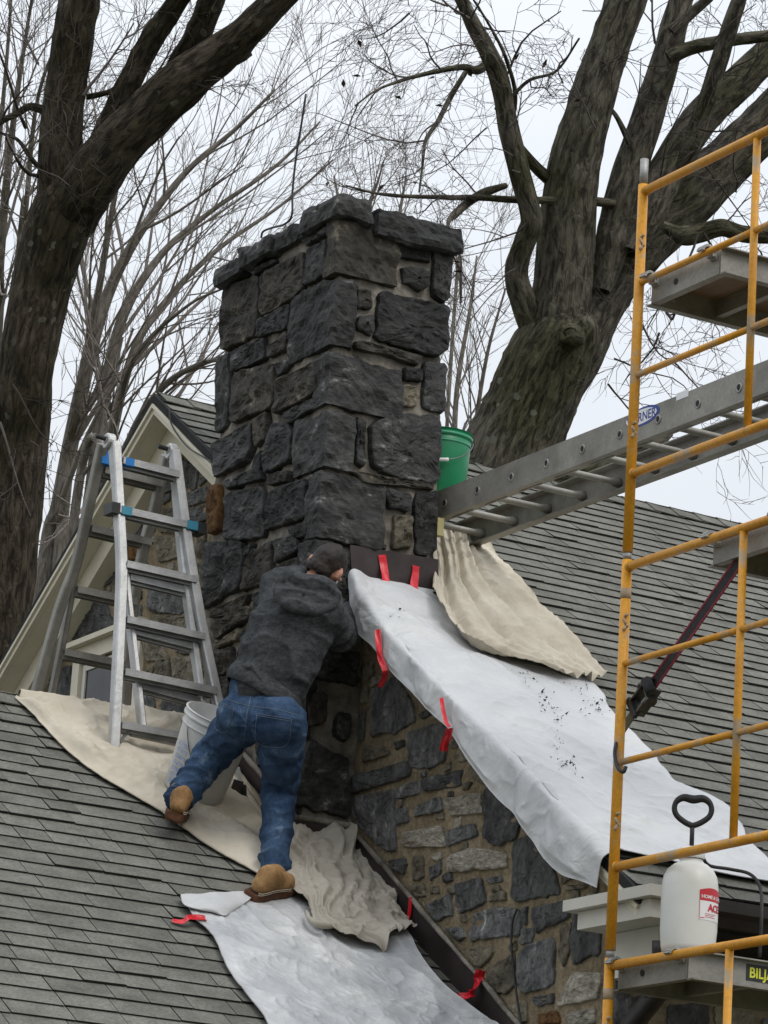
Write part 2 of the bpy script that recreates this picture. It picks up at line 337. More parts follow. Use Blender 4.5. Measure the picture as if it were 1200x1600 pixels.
def shingle_roof(roof, xs0, x1, y_r, z_r, ye, cap, seed, hidden, cut=None):
    rng = random.Random(seed); L = []; slope = math.hypot(1, PITCHR); rows = int((y_r-ye)*slope/EXPO)
    for r in range(rows+1):
        s = (r+1)*EXPO - .012; yr_ = y_r-s/slope; x0 = cut[2] if cut and cut[0] < yr_ < cut[1] else xs0; x = x0 - rng.random()*.25
        if s > (y_r-ye)*slope+.02: break
        while x < x1:
            w = rng.choice(SHW); k = rng.choice((0, 0, 1, 1, 2))
            if x >= x0-.004 or x+w > x0+.05:
                xx = max(x, x0-.004); 
                ww = min(w, x1-xx+.0)
                p = np.array([xx, y_r, z_r]) - UPS*s
                q = proj(p + np.array([w/2, 0, 0]) + UPS*EXPO/2); L.append((p, w, k, q))
            x += w
    vis = [e for e in L if -25 < e[3][0] < 1225 and -25 < e[3][1] < 1640 and not inpoly(e[3][0], e[3][1], hidden)]
    vis.sort(key=lambda e: e[3][2]); vs = set(id(e) for e in vis[:cap])
    b = MB(); b2 = []
    for e in L:
        p, w, k, q = e
        w_ = w
        if id(e) in vs and p[0]+w <= x1+.02:
            o = bpy.data.objects.new('shingle', SHM[(w, k)]); COL.objects.link(o); o.parent = roof; BASE[o] = BASE[roof]
            m = (RM @ Matrix.Rotation(rng.uniform(-.006, .006), 3, 'Z')).to_4x4(); m.translation = Vector(p) - Vector(BASE[roof]); o.matrix_local = m
        else:
            me = SHM[(w, k)]; wl = min(w, x1-p[0])
            if wl < .02: continue
            V = np.array([v.co[:] for v in me.vertices]); V[:, 0] *= wl/w
            b.add(V@np.array(RM).T + p, [tuple(f.vertices) for f in me.polygons]); b2 += [f.material_index for f in me.polygons]
    if b.V:
        b.M = b2; o = b.build('distant_shingles', [M['shingle'], M['shingle_edge']], roof); o['kind'] = 'stuff'
shingle_roof(wroof, WX0, -.012, WY, WZ, WEAVE, 296, 3, [(60, 1120), (150, 1200), (300, 1290), (420, 1360), (650, 1380), (500, 1200), (340, 1120)])
shingle_roof(mroof, RX0, RX1, MY, MZ, EAVE, 296, 5, cut=(-.26, 1.18, .002), hidden=[(560, 920), (690, 900), (790, 960), (920, 1090), (1060, 1230), (1200, 1370), (930, 1340), (740, 1180)])
# ridge caps and the far slopes
def ridgecap(roof, x0, x1, y_r, z_r, n):
    me = None; w = .16; k = 0; x = x0
    while x < x1-.05:
        b = MB()
        if me is None:
            for s in (1, -1):
                u = np.array([0, -s*UPS[1], -UPS[2]]); nn = np.array([0, s*NRM[1], NRM[2]])
                P = [np.zeros(3)+nn*.012, np.array([.2, 0, 0])+nn*.004]
                q = [P[0], P[1], P[1]+u*.13, P[0]+u*.13]; b.add(q+[v-nn*.006 for v in q], [(0, 1, 2, 3), (7, 6, 5, 4), (0, 3, 7, 4), (2, 6, 7, 3)])
            o = b.build('ridge_cap', M['shingle'], None); me = o.data; bpy.data.objects.remove(o)
        o = bpy.data.objects.new('ridge_cap', me); COL.objects.link(o); o.parent = roof; BASE[o] = BASE[roof]; o.location = (x, y_r, z_r+.006); x += w
ridgecap(mroof, RX0, RX1, MY, MZ, 0); ridgecap(wroof, WX0, -.15, WY, WZ, 0)
def farslope(roof, x0, x1, y_r, z_r, ye):
    b = MB(); ms = []; rows = int((y_r-ye)*math.hypot(1, PITCHR)/EXPO); u = np.array([0, -UPS[1], UPS[2]]); nn = np.array([0, -NRM[1], NRM[2]])
    for r in range(1, rows+1):
        p = np.array([x0, y_r, z_r])-u*r*EXPO; d = np.array([x1-x0, 0, 0])
        b.add([p, p+d, p+nn*.01, p+d+nn*.01, p+u*EXPO*1.2-nn*.008, p+d+u*EXPO*1.2-nn*.008], [(0, 1, 3, 2), (2, 3, 5, 4)]); ms += [1, 0]
    b.M = ms; o = b.build('far_slope_shingles', [M['shingle'], M['shingle_edge']], roof); o['kind'] = 'stuff'
farslope(mroof, RX0, RX1, MY, MZ, EAVE); farslope(wroof, WX0, -.012, WY, WZ, WEAVE)

# ---- rakes of the gable: fascia, soffit, frieze (each slope)
for s in (1, -1):
    u = np.array([0, -s*UPS[1], -UPS[2]]); nn = np.array([0, s*NRM[1], NRM[2]]); P0 = np.array([0, MY, MZ]); Ls = (MY-EAVE)*math.hypot(1, PITCHR)
    def board(name, x0, x1, o0, o1, m, e=0.0, y_from=None, y_to=None):
        # mitred at the peak: vertical cut
        b = MB(); V = []
        for x in (x0, x1):
            for o_ in (o0, o1):
                a = P0+nn*o_; a = a + u*(((MY if y_from is None else y_from)-a[1])/u[1]); q = P0+nn*o_+u*(Ls-e)
                if y_to is not None: q = a + u*((y_to-a[1])/u[1])
                V += [(x, a[1], a[2]), (x, q[1], q[2])]
        b.add(V, [(0, 1, 3, 2), (4, 6, 7, 5), (0, 4, 5, 1), (2, 3, 7, 6), (1, 5, 7, 3), (0, 2, 6, 4)]); return b.build(name, m, house)
    for kw in (({'y_to': 1.158}, {'y_from': -.28}) if s == 1 else ({},)):
        board('rake_edge', RX0-.022, RX0-.003, -.002, -.040, M['deck'], **kw)
        board('barge_board', RX0-.016, RX0+.012, -.042, -.088, M['cream'], **kw)
        board('rake_moulding', RX0-.030, RX0-.017, -.043, -.060, M['cream'], **kw)
        board('soffit', RX0+.013, .0, -.070, -.088, M['cream'], **kw)
        board('frieze_board', -.095, -.001, -.090, -.200 if 'y_from' not in kw else -.15, M['cream'], .35, **kw)
# ---- cornice return and eave at the near corner
def hb(name, a, c, m, bevel=0):
    b = MB(); b.aabb(a, c); o = b.build(name, m, house); return o
hb('cornice_crown', (-.255, -2.80, 3.842), (-.001, -2.19, 3.886), M['white_paint'])
hb('cornice_moulding', (-.215, -2.745, 3.770), (-.001, -2.24, 3.840), M['white_paint'])
hb('cornice_frieze', (-.075, -2.60, 3.590), (-.002, -2.27, 3.768), M['white_paint'])
hb('eave_soffit', (.0, -2.72, 3.752), (RX1, WALLY-.001, 3.77), M['deck'])
b = MB(); gx0, gx1 = -.06, RX1       # gutter: K profile swept along x
pr = [(-2.715, 3.86), (-2.715, 3.765), (-2.775, 3.765), (-2.80, 3.80), (-2.835, 3.815), (-2.84, 3.86), (-2.83, 3.86), (-2.825, 3.822), (-2.795, 3.808), (-2.77, 3.773), (-2.722, 3.773), (-2.722, 3.86)]
V, F = prism(pr, gx0, gx1); M['gutter'] = mat('gutter_metal', (.022, .018, .016), (.04, .034, .03), 6, .45, metal=.2); obj('gutter', V, F, M['gutter'], house)
ds = [dep(1035, 1490, 14.9), dep(1033, 1540, 14.85), dep(1018, 1562, 15.0), dep(985, 1605, 15.25), dep(980, 1700, 15.3)]
ds = [ony(1036, 1470, -2.72), ony(1034, 1535, -2.70), ony(1024, 1556, -2.62), ony(990, 1600, -2.36), ony(984, 1625, -2.30), ony(975, 1900, -2.30)]
V, F = tube(spline(ds, 24), .042, 14); dsp = obj('downspout', V, F, M['gutter'], house, True)
for q in (ds[2], ds[4]):
    V, F = tube([np.array(q)+(0, 0, .012), np.array(q)-(0, 0, .012)], .047, 14); obj('pipe_band', V, F, M['gutter'], dsp, True)

# ---- stones
def chaikin(P, it=1, k=.22):
    for _ in range(it):
        Q = []
        for i in range(len(P)):
            a, b = P[i], P[(i+1) % len(P)]; Q += [a*(1-k)+b*k, a*k+b*(1-k)]
        P = np.array(Q)
    return P
def resample(P, n):
    Q = np.vstack([P, P[:1]]); d = np.r_[0, np.cumsum(np.linalg.norm(np.diff(Q, axis=0), axis=1))]; t = np.linspace(0, d[-1], n, endpoint=False)
    return np.stack([np.interp(t, d, Q[:, i]) for i in range(Q.shape[1])], 1)
SEED = [100]
def stone_geo(P3, n, proud, back, rough=.010, grow=1.0):
    SEED[0] += 1; s = SEED[0]; P3 = np.array(P3, float); n = np.array(n, float); c = P3.mean(0)
    P = chaikin((P3-c)*grow, 1, .07); per = np.linalg.norm(np.diff(np.vstack([P, P[:1]]), axis=0), axis=1).sum()
    k = int(np.clip(per/.018, 18, 64)); P = resample(P, k); R = np.linalg.norm(P, axis=1).mean()
    P = P*(1+.010/R*vnoise((P+c)*24, s)[:, None]+.006/R*vnoise((P+c)*70, s+3)[:, None])
    rings = [(1.03, -back), (1.0, -.004), (1-.002/R, proud*.75), (1-.009/R, proud*1.0)]
    m = int(np.clip(R/.018, 2, 8)); k1 = 1-.009/R
    rings += [(k1*(1-(i+1)/(m+.6)), proud) for i in range(m)]
    V = []; rng = random.Random(s); tilt = n*0 + np.array([rng.uniform(-1, 1) for _ in range(3)])*.06
    for i, (sc, d) in enumerate(rings):
        Q = P*sc+c; h = np.zeros(k)
        if i >= 2:
            f = fbm((Q+s*3.1)*np.array([9, 9, 13.]), 4, s, .6)*1.6; f2 = np.round(f*2.6)/2.6; h = rough*(.6*f+.8*f2) + (Q-c)@tilt*.6
            if i < 4: h *= .5
        V.append(Q + n*(d+h)[:, None])
    V.append((c+n*(proud))[None]); V = np.vstack(V); F = []
    for i in range(len(rings)-1): F += [(i*k+j, i*k+(j+1) % k, (i+1)*k+(j+1) % k, (i+1)*k+j) for j in range(k)]
    e = (len(rings)-1)*k; F += [(e+j, e+(j+1) % k, len(V)-1) for j in range(k)]
    return V, F
def stone(poly, z, face, at, m, parent, proud=.012, back=.06, rough=.010, grow=1.0, name='stone'):
    ox, oy, s = z; f = onx if face == 'x' else ony; P = [f(ox+a/s, oy+b/s, at) for a, b in poly]; n = (-1, 0, 0) if face == 'x' else (0, -1, 0)
    a2 = 0; q = poly
    for i in range(len(q)): a2 += q[i][0]*q[(i+1) % len(q)][1]-q[(i+1) % len(q)][0]*q[i][1]
    if a2 > 0: P = P[::-1]
    V, F = stone_geo(P, n, proud, back, rough, grow); return obj(name, V, F, m, parent)
def rbox(x0, x1, y0, y1, z0, z1, r=.008, amp=.011, cell=.02):
    SEED[0] += 1; s = SEED[0]; c = np.array([(x0+x1)/2, (y0+y1)/2, (z0+z1)/2]); h = np.array([x1-x0, y1-y0, z1-z0])/2
    bm = bmesh.new(); bmesh.ops.create_cube(bm, size=2); V = []; F = []; vid = {}
    bm.free(); N = [max(2, int(np.clip(2*a/cell, 2, 26 if cell < .03 else 130))) for a in h]
    def vi(p):
        k = tuple(np.round(p, 5))
        if k not in vid: vid[k] = len(V); V.append(p)
        return vid[k]
    for ax in range(3):
        a, b = (ax+1) % 3, (ax+2) % 3
        for sg in (-1, 1):
            for i in range(N[a]):
                for j in range(N[b]):
                    q = []
                    for di, dj in ((0, 0), (1, 0), (1, 1), (0, 1)):
                        p = np.zeros(3); p[ax] = sg; p[a] = 2*(i+di)/N[a]-1; p[b] = 2*(j+dj)/N[b]-1; q.append(vi(p))
                    F.append(tuple(q if sg > 0 else q[::-1]))
    V = np.array(V)*h; inner = np.clip(V, -(h-r), h-r); d = V-inner; L = np.linalg.norm(d, axis=1)[:, None]; d = d/np.maximum(L, 1e-9)
    P = inner + d*r
    f = fbm((P+c+s)*np.array([8, 8, 12.]), 4, s, .6)*1.6; f = .6*f+.8*np.round(f*2.4)/2.4
    P = P + d*(amp*f)[:, None]
    P = P + np.stack([vnoise((P+c)*4.5, s+i) for i in range(3)], 1)*.008
    return P+c, F

# ================================================================ chimney
b = MB(); b.aabb((CX0+.030, .030, 2.6), (CX1-.030, CW-.030, 7.50))
core = np.vstack(b.V)
def subgrid_box(x0, x1, y0, y1, z0, z1): return rbox(x0, x1, y0, y1, z0, z1, .01, .012, .055)
ztop_c = onx(537, 299, CX0-.06)[2]-.08
V, F = rbox(CX0+.016, CX1-.016, .016, CW-.016, 3.2, 7.50, .01, .012, .035)
V[:, 2] = np.minimum(V[:, 2], ztop_c)
chim = obj('chimney', V, F, M['old_mortar'], house); chim['label'] = 'tall chimney of dark rough stone blocks with a jutting stone cap'
ZA = (300, 280, 2.609); ZB = (300, 680, 2.609); ZD = (440, 960, 4.446); ZE = (440, 1100, 2.308); ZC = (0, 580, 2.963); ZP = (0, 0, 1)
D_, B_ = M['stone_dark'], M['stone_brownish']
VF = [ # left (outer) face
 (ZA, [(148, 430), (275, 393), (272, 600), (255, 645), (120, 705), (118, 640), (135, 450)], B_),
 (ZA, [(300, 385), (465, 290), (462, 450), (400, 500), (290, 560), (275, 530)], B_),
 (ZA, [(475, 285), (548, 245), (545, 385), (520, 410), (458, 440)], D_),
 (ZA, [(290, 390), (312, 380), (300, 430), (283, 450)], D_), (ZA, [(240, 378), (345, 322), (350, 338), (262, 392)], D_),
 (ZA, [(450, 240), (560, 190), (560, 220), (470, 275)], D_),
 (ZA, [(275, 575), (400, 505), (400, 580), (390, 615), (262, 650)], D_), (ZA, [(160, 700), (300, 645), (300, 735), (165, 790)], D_),
 (ZA, [(310, 680), (395, 630), (390, 700), (310, 730)], B_), (ZA, [(108, 730), (155, 715), (160, 830), (145, 1000), (97, 1035)], D_),
 (ZA, [(172, 790), (345, 745), (330, 930), (155, 1000)], B_), (ZA, [(350, 820), (515, 735), (513, 870), (330, 965)], B_),
 (ZA, [(345, 750), (390, 735), (390, 780), (350, 810)], D_),
 (ZP, [(332, 694), (396, 657), (395, 700), (388, 722), (333, 747)], D_), (ZP, [(418, 690), (425, 658), (457, 665), (455, 722), (410, 742)], D_),
 (ZP, [(397, 655), (418, 645), (415, 688), (400, 700)], B_), (ZP, [(440, 648), (492, 622), (497, 637), (452, 662)], D_), (ZP, [(398, 716), (412, 700), (408, 738), (396, 742)], D_),
 (ZB, [(135, 190), (280, 130), (290, 180), (140, 225)], D_), (ZB, [(310, 165), (400, 140), (395, 190), (315, 205)], B_),
 (ZB, [(140, 235), (295, 205), (300, 420), (130, 430)], D_), (ZB, [(310, 230), (470, 175), (465, 345), (300, 390)], D_),
 (ZB, [(405, 382), (480, 352), (475, 410), (420, 425)], D_), (ZB, [(66, 215), (118, 192), (115, 395), (66, 400)], M['stone_rust']),
 (ZB, [(55, 435), (210, 425), (205, 600), (180, 640), (45, 710)], D_), (ZB, [(215, 460), (250, 445), (240, 485), (217, 495)], D_),
 (ZB, [(225, 490), (335, 425), (330, 600), (200, 635)], B_), (ZB, [(345, 430), (430, 400), (440, 470), (345, 525)], D_),
 (ZB, [(445, 440), (520, 420), (520, 560), (450, 600)], D_), (ZB, [(340, 540), (440, 490), (440, 620), (345, 640)], B_),
 (ZB, [(90, 712), (245, 640), (190, 735), (80, 745)], B_), (ZB, [(80, 775), (240, 690), (240, 740), (100, 835)], B_), (ZB, [(250, 650), (330, 615), (330, 700), (255, 730)], D_),
 (ZB, [(90, 855), (200, 785), (190, 835), (100, 875)], M['stone_tan']), (ZB, [(85, 890), (165, 860), (170, 960), (95, 985)], B_), (ZB, [(205, 800), (330, 740), (330, 900), (190, 940)], D_),
 (ZB, [(75, 1000), (160, 975), (150, 1080), (80, 1100)], B_), (ZB, [(170, 975), (320, 920), (300, 1080), (165, 1120)], D_),
 (ZP, [(330, 1110), (400, 1085), (398, 1160), (335, 1180)], D_), (ZP, [(405, 1085), (455, 1060), (450, 1180), (402, 1200)], D_), (ZP, [(425, 960), (470, 940), (465, 1050), (420, 1070)], D_),
]
UF = [ # right face
 (ZA, [(820, 222), (985, 258), (980, 288), (830, 252)], D_), (ZA, [(830, 262), (975, 292), (975, 342), (835, 317)], D_), (ZA, [(850, 355), (970, 377), (965, 440), (930, 460), (860, 420)], D_),
 (ZA, [(985, 268), (1062, 285), (1048, 500), (1030, 510), (980, 470)], D_), (ZA, [(680, 450), (730, 450), (728, 530), (675, 525)], B_), (ZA, [(672, 555), (738, 560), (730, 640), (668, 620)], D_),
 (ZA, [(755, 455), (1047, 515), (1043, 700), (1000, 728), (745, 660)], D_), (ZA, [(670, 655), (940, 722), (940, 765), (672, 690)], B_), (ZA, [(865, 765), (935, 775), (930, 825), (860, 820)], D_),
 (ZA, [(850, 835), (920, 840), (915, 930), (850, 930)], M['stone_tan']), (ZA, [(950, 745), (1037, 760), (1024, 955), (930, 930)], D_),
 (ZP, [(557, 655), (570, 658), (570, 725), (555, 722)], D_), (ZP, [(582, 660), (625, 643), (690, 653), (686, 750), (675, 756), (605, 745), (580, 725)], D_),
 (ZB, [(650, 145), (980, 200), (975, 225), (700, 195)], B_), (ZB, [(790, 222), (893, 236), (890, 310), (795, 297)], D_), (ZB, [(822, 322), (898, 332), (895, 470), (815, 460)], M['stone_tan']),
 (ZB, [(905, 222), (1003, 232), (990, 490), (905, 480)], D_), (ZB, [(600, 395), (790, 445), (790, 465), (610, 430)], B_),
 (ZD, [(262, 240), (545, 260), (525, 490), (240, 450)], D_), (ZD, [(180, 520), (320, 560), (310, 760), (175, 790)], B_), (ZD, [(400, 670), (495, 690), (460, 880), (360, 850)], D_),
 (ZD, [(200, 860), (330, 950), (470, 1000), (465, 1400), (250, 1370), (60, 1310), (90, 1080)], D_), (ZD, [(330, 30), (500, 40), (520, 220), (300, 215)], D_), (ZP, [(508, 845), (545, 852), (545, 905), (505, 895)], D_),
 (ZP, [(505, 905), (550, 915), (548, 965), (502, 955)], B_),
]
for z, p, m in VF: stone(p, z, 'x', CX0-.002, m, chim, .016, .07, .016, 1.0)
for z, p, m in UF: stone(p, z, 'y', -.002, m, chim, .016, .07, .016, 1.0)
def quoin(pl, pr, top, bot, m=D_, proud=.016):
    cpx = lambda py: 527-(py-345)*.052
    y1 = onx(pl[0], pl[1], CX0)[1]; x1 = ony(pr[0], pr[1], 0)[0]
    z1 = onx(cpx(top), top, CX0)[2]; z0 = onx(cpx(bot), bot, CX0)[2]
    V, F = rbox(CX0-proud, x1, -proud, y1, z0, z1, .008, .014, .021); obj('quoin', V, F, m, chim)
quoin((511, 391), (620, 420), 338, 428, B_); quoin((455, 521), (557, 480), 436, 541); quoin((497, 588), (628, 600), 552, 632)
quoin((461, 700), (552, 690), 640, 729); quoin((482, 787), (600, 800), 733, 838); quoin((470, 890), (540, 900), 846, 935); quoin((450, 990), (500, 980), 942, 1030); quoin((420, 1110), (490, 1090), 1040, 1150)
# cap slabs
ztop = onx(537, 299, CX0-.06)[2]; OV = .055
def cap(y0, y1, x0, x1, z0, z1, m=D_, r=.014): 
    V, F = rbox(x0, x1, y0, y1, z0, z1, r, .018, .022); o = obj('cap_stone', V, F, m, chim)
ycap = [onx(px, py, CX0-OV)[1] for px, py in ((341, 425), (374, 405), (425, 375), (468, 350))]
cap(ycap[1]+.006, CW+.05, CX0-OV, -.0, ztop-.115, ztop-.02); cap(ycap[2]+.006, ycap[1]-.006, CX0-OV-.012, .05, ztop-.105, ztop+.0)
cap(ycap[3]+.004, ycap[2]-.004, CX0-OV+.01, .0, ztop-.10, ztop-.005)
xc1 = ony(581, 320, -OV)[0]; xc2 = ony(724, 360, -OV)[0]
cap(-OV, ycap[3]-.006, CX0-OV, xc1, ztop-.095, ztop+.012); cap(-OV-.01, .30, xc1+.04, xc2, ztop-.135, ztop-.0, r=.012)
cap(.31, CW+.04, .07, CX1+.05, ztop-.14, ztop-.01); 
b = MB(); b.aabb((CX0+.03, .03, ztop-.15), (CX1-.03, CW-.03, ztop-.075)); b.build('cap_mortar', M['old_mortar'], chim)
cable = [onx(px, py, CX0-OV+.05) for px, py in ((408, 372), (411, 362), (425, 356), (445, 350), (456, 336), (457, 300), (462, 250), (470, 200), (478, 147))]
V, F = tube(spline(cable, 50), .0055, 7); r_ = obj('lightning_rod', V, F, M['black'], chim, True)

# ================================================================ gable wall stones, right of the chimney
G_, P_, T_ = M['stone_grey'], M['stone_pale'], M['stone_tan']
WR = [
 (ZD, [(570, 385), (640, 330), (640, 430), (570, 470)], T_), (ZD, [(640, 540), (740, 470), (800, 430), (920, 640), (925, 740), (800, 810), (640, 830)], G_), (ZD, [(955, 700), (1040, 650), (1055, 685), (980, 730)], G_),
 (ZD, [(570, 930), (700, 900), (745, 950), (720, 990), (570, 1030)], T_), (ZD, [(785, 890), (860, 865), (860, 910), (800, 945)], G_), (ZD, [(895, 830), (1120, 755), (1160, 800), (1140, 1010), (1040, 1060), (900, 1060)], G_),
 (ZD, [(520, 1120), (890, 1020), (880, 1130), (520, 1240)], G_), (ZD, [(810, 1210), (980, 1150), (970, 1240), (800, 1290)], G_), (ZD, [(545, 690), (590, 645), (580, 870), (545, 890)], G_),
 (ZE, [(525, 270), (650, 240), (648, 295), (525, 315)], G_), (ZE, [(270, 345), (405, 310), (415, 520), (385, 530), (270, 430)], G_), (ZE, [(415, 385), (455, 370), (460, 420), (420, 440)], G_),
 (ZE, [(470, 380), (570, 335), (580, 385), (480, 410)], G_), (ZE, [(590, 345), (720, 320), (725, 390), (610, 405)], P_), (ZE, [(445, 465), (580, 440), (590, 515), (440, 515)], P_), (ZE, [(600, 455), (705, 430), (705, 475), (600, 515)], G_),
 (ZE, [(735, 320), (765, 300), (830, 360), (860, 420), (850, 480), (770, 510), (735, 480)], G_), (ZE, [(680, 230), (710, 220), (750, 280), (740, 295), (685, 265)], T_), (ZE, [(380, 565), (455, 555), (445, 615), (400, 590)], G_),
 (ZE, [(475, 550), (515, 545), (515, 620), (475, 640)], T_), (ZE, [(540, 585), (575, 570), (575, 610), (540, 635)], G_), (ZE, [(600, 560), (690, 520), (815, 540), (810, 590), (610, 605)], P_), (ZE, [(630, 650), (720, 630), (740, 715), (640, 760)], G_),
 (ZE, [(530, 725), (610, 685), (620, 760), (560, 780)], G_), (ZE, [(745, 630), (795, 615), (795, 640), (755, 650)], G_), (ZE, [(755, 690), (800, 675), (810, 705), (750, 715)], T_), (ZE, [(845, 500), (910, 470), (990, 610), (1000, 680), (870, 710), (835, 690)], G_),
 (ZE, [(690, 765), (770, 735), (855, 740), (860, 830), (690, 850)], G_), (ZE, [(870, 745), (887, 740), (887, 795), (875, 797)], G_), (ZE, [(910, 740), (1030, 710), (1040, 770), (925, 820)], G_), (ZE, [(600, 810), (660, 805), (665, 840), (640, 855)], G_),
 (ZE, [(670, 885), (760, 870), (770, 900), (720, 950), (690, 930)], T_), (ZE, [(740, 960), (840, 900), (850, 1010), (810, 1050), (770, 1030)], T_), (ZE, [(865, 890), (980, 840), (985, 1010), (880, 1040), (860, 1020)], G_),
 (ZE, [(1060, 770), (1080, 730), (1150, 760), (1145, 900), (1060, 930), (1050, 880)], G_), (ZE, [(1000, 1070), (1060, 970), (1150, 975), (1140, 1060), (1000, 1090)], P_), (ZE, [(910, 1060), (980, 1045), (985, 1080), (915, 1090)], G_),
 (ZE, [(1010, 800), (1050, 790), (1040, 900), (1020, 940), (1005, 900)], T_), (ZE, [(1020, 655), (1100, 650), (1100, 665), (1025, 675)], T_), (ZE, [(590, 620), (610, 610), (620, 635), (590, 645)], G_), (ZE, [(620, 190), (670, 170), (690, 195), (650, 210)], T_),
 (ZE, [(830, 1085), (885, 1070), (890, 1140), (860, 1150)], T_), (ZE, [(930, 1120), (1000, 1105), (1010, 1150), (940, 1160)], M['stone_rust']), (ZE, [(1030, 1115), (1130, 1095), (1135, 1150), (1040, 1160)], P_),
 (ZE, [(1165, 1020), (1215, 1000), (1215, 1150), (1165, 1160)], G_), (ZE, [(600, 660), (625, 655), (628, 680), (605, 685)], T_), (ZE, [(470, 660), (520, 650), (525, 690), (490, 700)], T_), (ZE, [(820, 880), (850, 850), (850, 890), (830, 900)], T_),
 (ZE, [(900, 1170), (1000, 1165), (1000, 1240), (900, 1250)], G_), (ZE, [(1020, 1175), (1150, 1165), (1150, 1260), (1020, 1270)], T_),
]
for z, p, m in WR: stone(p, z, 'x', -.0015, m, gable, .014, .05, .014, 1.07)
WL = [
 ([(700, 420), (775, 330), (830, 372), (780, 440), (720, 455)], T_), ([(835, 405), (925, 450), (905, 545), (845, 525)], G_), ([(620, 560), (700, 500), (720, 600), (640, 622)], T_), ([(865, 570), (965, 535), (965, 600), (875, 625)], G_),
 ([(560, 725), (690, 645), (680, 760), (600, 785)], G_), ([(870, 645), (955, 622), (965, 690), (880, 705)], G_), ([(735, 640), (835, 650), (825, 745), (745, 745)], T_), ([(400, 945), (520, 880), (530, 965), (420, 1035)], G_),
 ([(318, 1130), (480, 1055), (525, 1180), (330, 1245)], G_), ([(730, 765), (835, 785), (835, 860), (740, 880)], T_), ([(690, 975), (830, 1000), (850, 1120), (700, 1110)], G_), ([(820, 1200), (875, 1240), (875, 1310), (820, 1300)], G_),
 ([(655, 1185), (705, 1205), (785, 1330), (685, 1340)], T_), ([(640, 1460), (700, 1440), (720, 1560), (650, 1590)], G_), ([(760, 1520), (850, 1480), (905, 1500), (890, 1600), (760, 1600)], G_), ([(65, 1500), (190, 1345), (205, 1400), (110, 1510)], T_),
 ([(262, 1400), (330, 1375), (325, 1540), (255, 1555)], G_), ([(880, 905), (955, 885), (945, 1000), (890, 1005)], T_), ([(560, 800), (650, 790), (655, 860), (590, 880)], M['stone_rust']), ([(600, 900), (680, 890), (680, 960), (610, 980)], T_), ([(470, 850), (540, 790), (560, 860), (540, 880)], T_),
 ([(850, 1010), (890, 1020), (900, 1120), (860, 1110)], T_), ([(200, 1260), (300, 1190), (315, 1260), (225, 1340)], G_), ([(720, 1130), (860, 1140), (870, 1200), (740, 1190)], T_), ([(800, 1330), (900, 1330), (900, 1460), (810, 1460)], T_), ([(920, 720), (960, 710), (950, 860), (915, 860)], T_), ([(720, 1350), (790, 1350), (790, 1500), (735, 1500)], T_), ([(740, 470), (820, 460), (830, 540), (760, 560)], G_), ([(660, 440), (700, 400), (715, 470), (680, 490)], G_), ([(540, 970), (600, 990), (620, 1080), (540, 1060)], T_),
]
for p, m in WL: stone(p, ZC, 'x', -.0015, m, gable, .014, .05, .014, 1.12)
# smaller stones wedged between the larger ones
rngf = random.Random(41); taken = []
for z, p, m in WR+[(ZC, p, m) for p, m in WL]:
    q = np.array([onx(z[0]+a/z[2], z[1]+b_/z[2], 0)[1:] for a, b_ in p]); taken.append((q.mean(0), np.linalg.norm(q-q.mean(0), axis=1).max(), q))
def fill(poly_px, n, smin, smax):
    P = [onx(a, b_, 0)[1:] for a, b_ in poly_px]; P = np.array(P); k = 0
    for _ in range(n*60):
        c = np.array([rngf.uniform(P[:, 0].min(), P[:, 0].max()), rngf.uniform(P[:, 1].min(), P[:, 1].max())]); w, h = rngf.uniform(smin, smax), rngf.uniform(smin, smax)*.6
        if not inpoly(c[0], c[1], P): continue
        ok = True; pts = [c+(a*w, b_*h) for a in (-1, 0, 1) for b_ in (-1, 0, 1)]
        for tc_, tr_, tq in taken:
            if np.linalg.norm(tc_-c) > tr_+w+.02: continue
            if any(inpoly(q[0], q[1], tc_+(tq-tc_)*1.1) for q in pts) or any(abs(q[0]-c[0]) < w+.008 and abs(q[1]-c[1]) < h+.008 for q in tq): ok = False; break
        if not ok: continue
        q = np.array([c+((a+rngf.uniform(-.25, .25))*w, (b_+rngf.uniform(-.25, .25))*h) for a, b_ in ((-1, -1), (0, -1.1), (1, -1), (1, 1), (.1, 1.1), (-1, 1))]); taken.append((c, max(w, h)*1.2, q))
        V, F = stone_geo([(-.0015, a, b_) for a, b_ in q[::-1]], (-1, 0, 0), .010, .04, .010); obj('stone', V, F, rngf.choice((G_, T_, T_, P_, B_)), gable); k += 1
        if k >= n: return
fill([(560, 1010), (700, 1150), (930, 1370), (950, 1600), (800, 1590), (560, 1290)], 60, .022, .055)
fill([(258, 665), (330, 760), (318, 1110), (225, 1110), (215, 1000), (115, 1050), (30, 1090), (70, 1000)], 50, .025, .07)
# front wall below the eave
for p, m in [([(975, 1560), (1010, 1550), (1012, 1640), (972, 1640)], G_), ([(1040, 1570), (1110, 1565), (1105, 1650), (1045, 1650)], G_), ([(1115, 1560), (1180, 1575), (1180, 1650), (1118, 1640)], T_), ([(1190, 1590), (1260, 1600), (1260, 1660), (1190, 1650)], G_)]:
    stone(p, ZP, 'y', WALLY, m, fwall, .010, .05, .012)

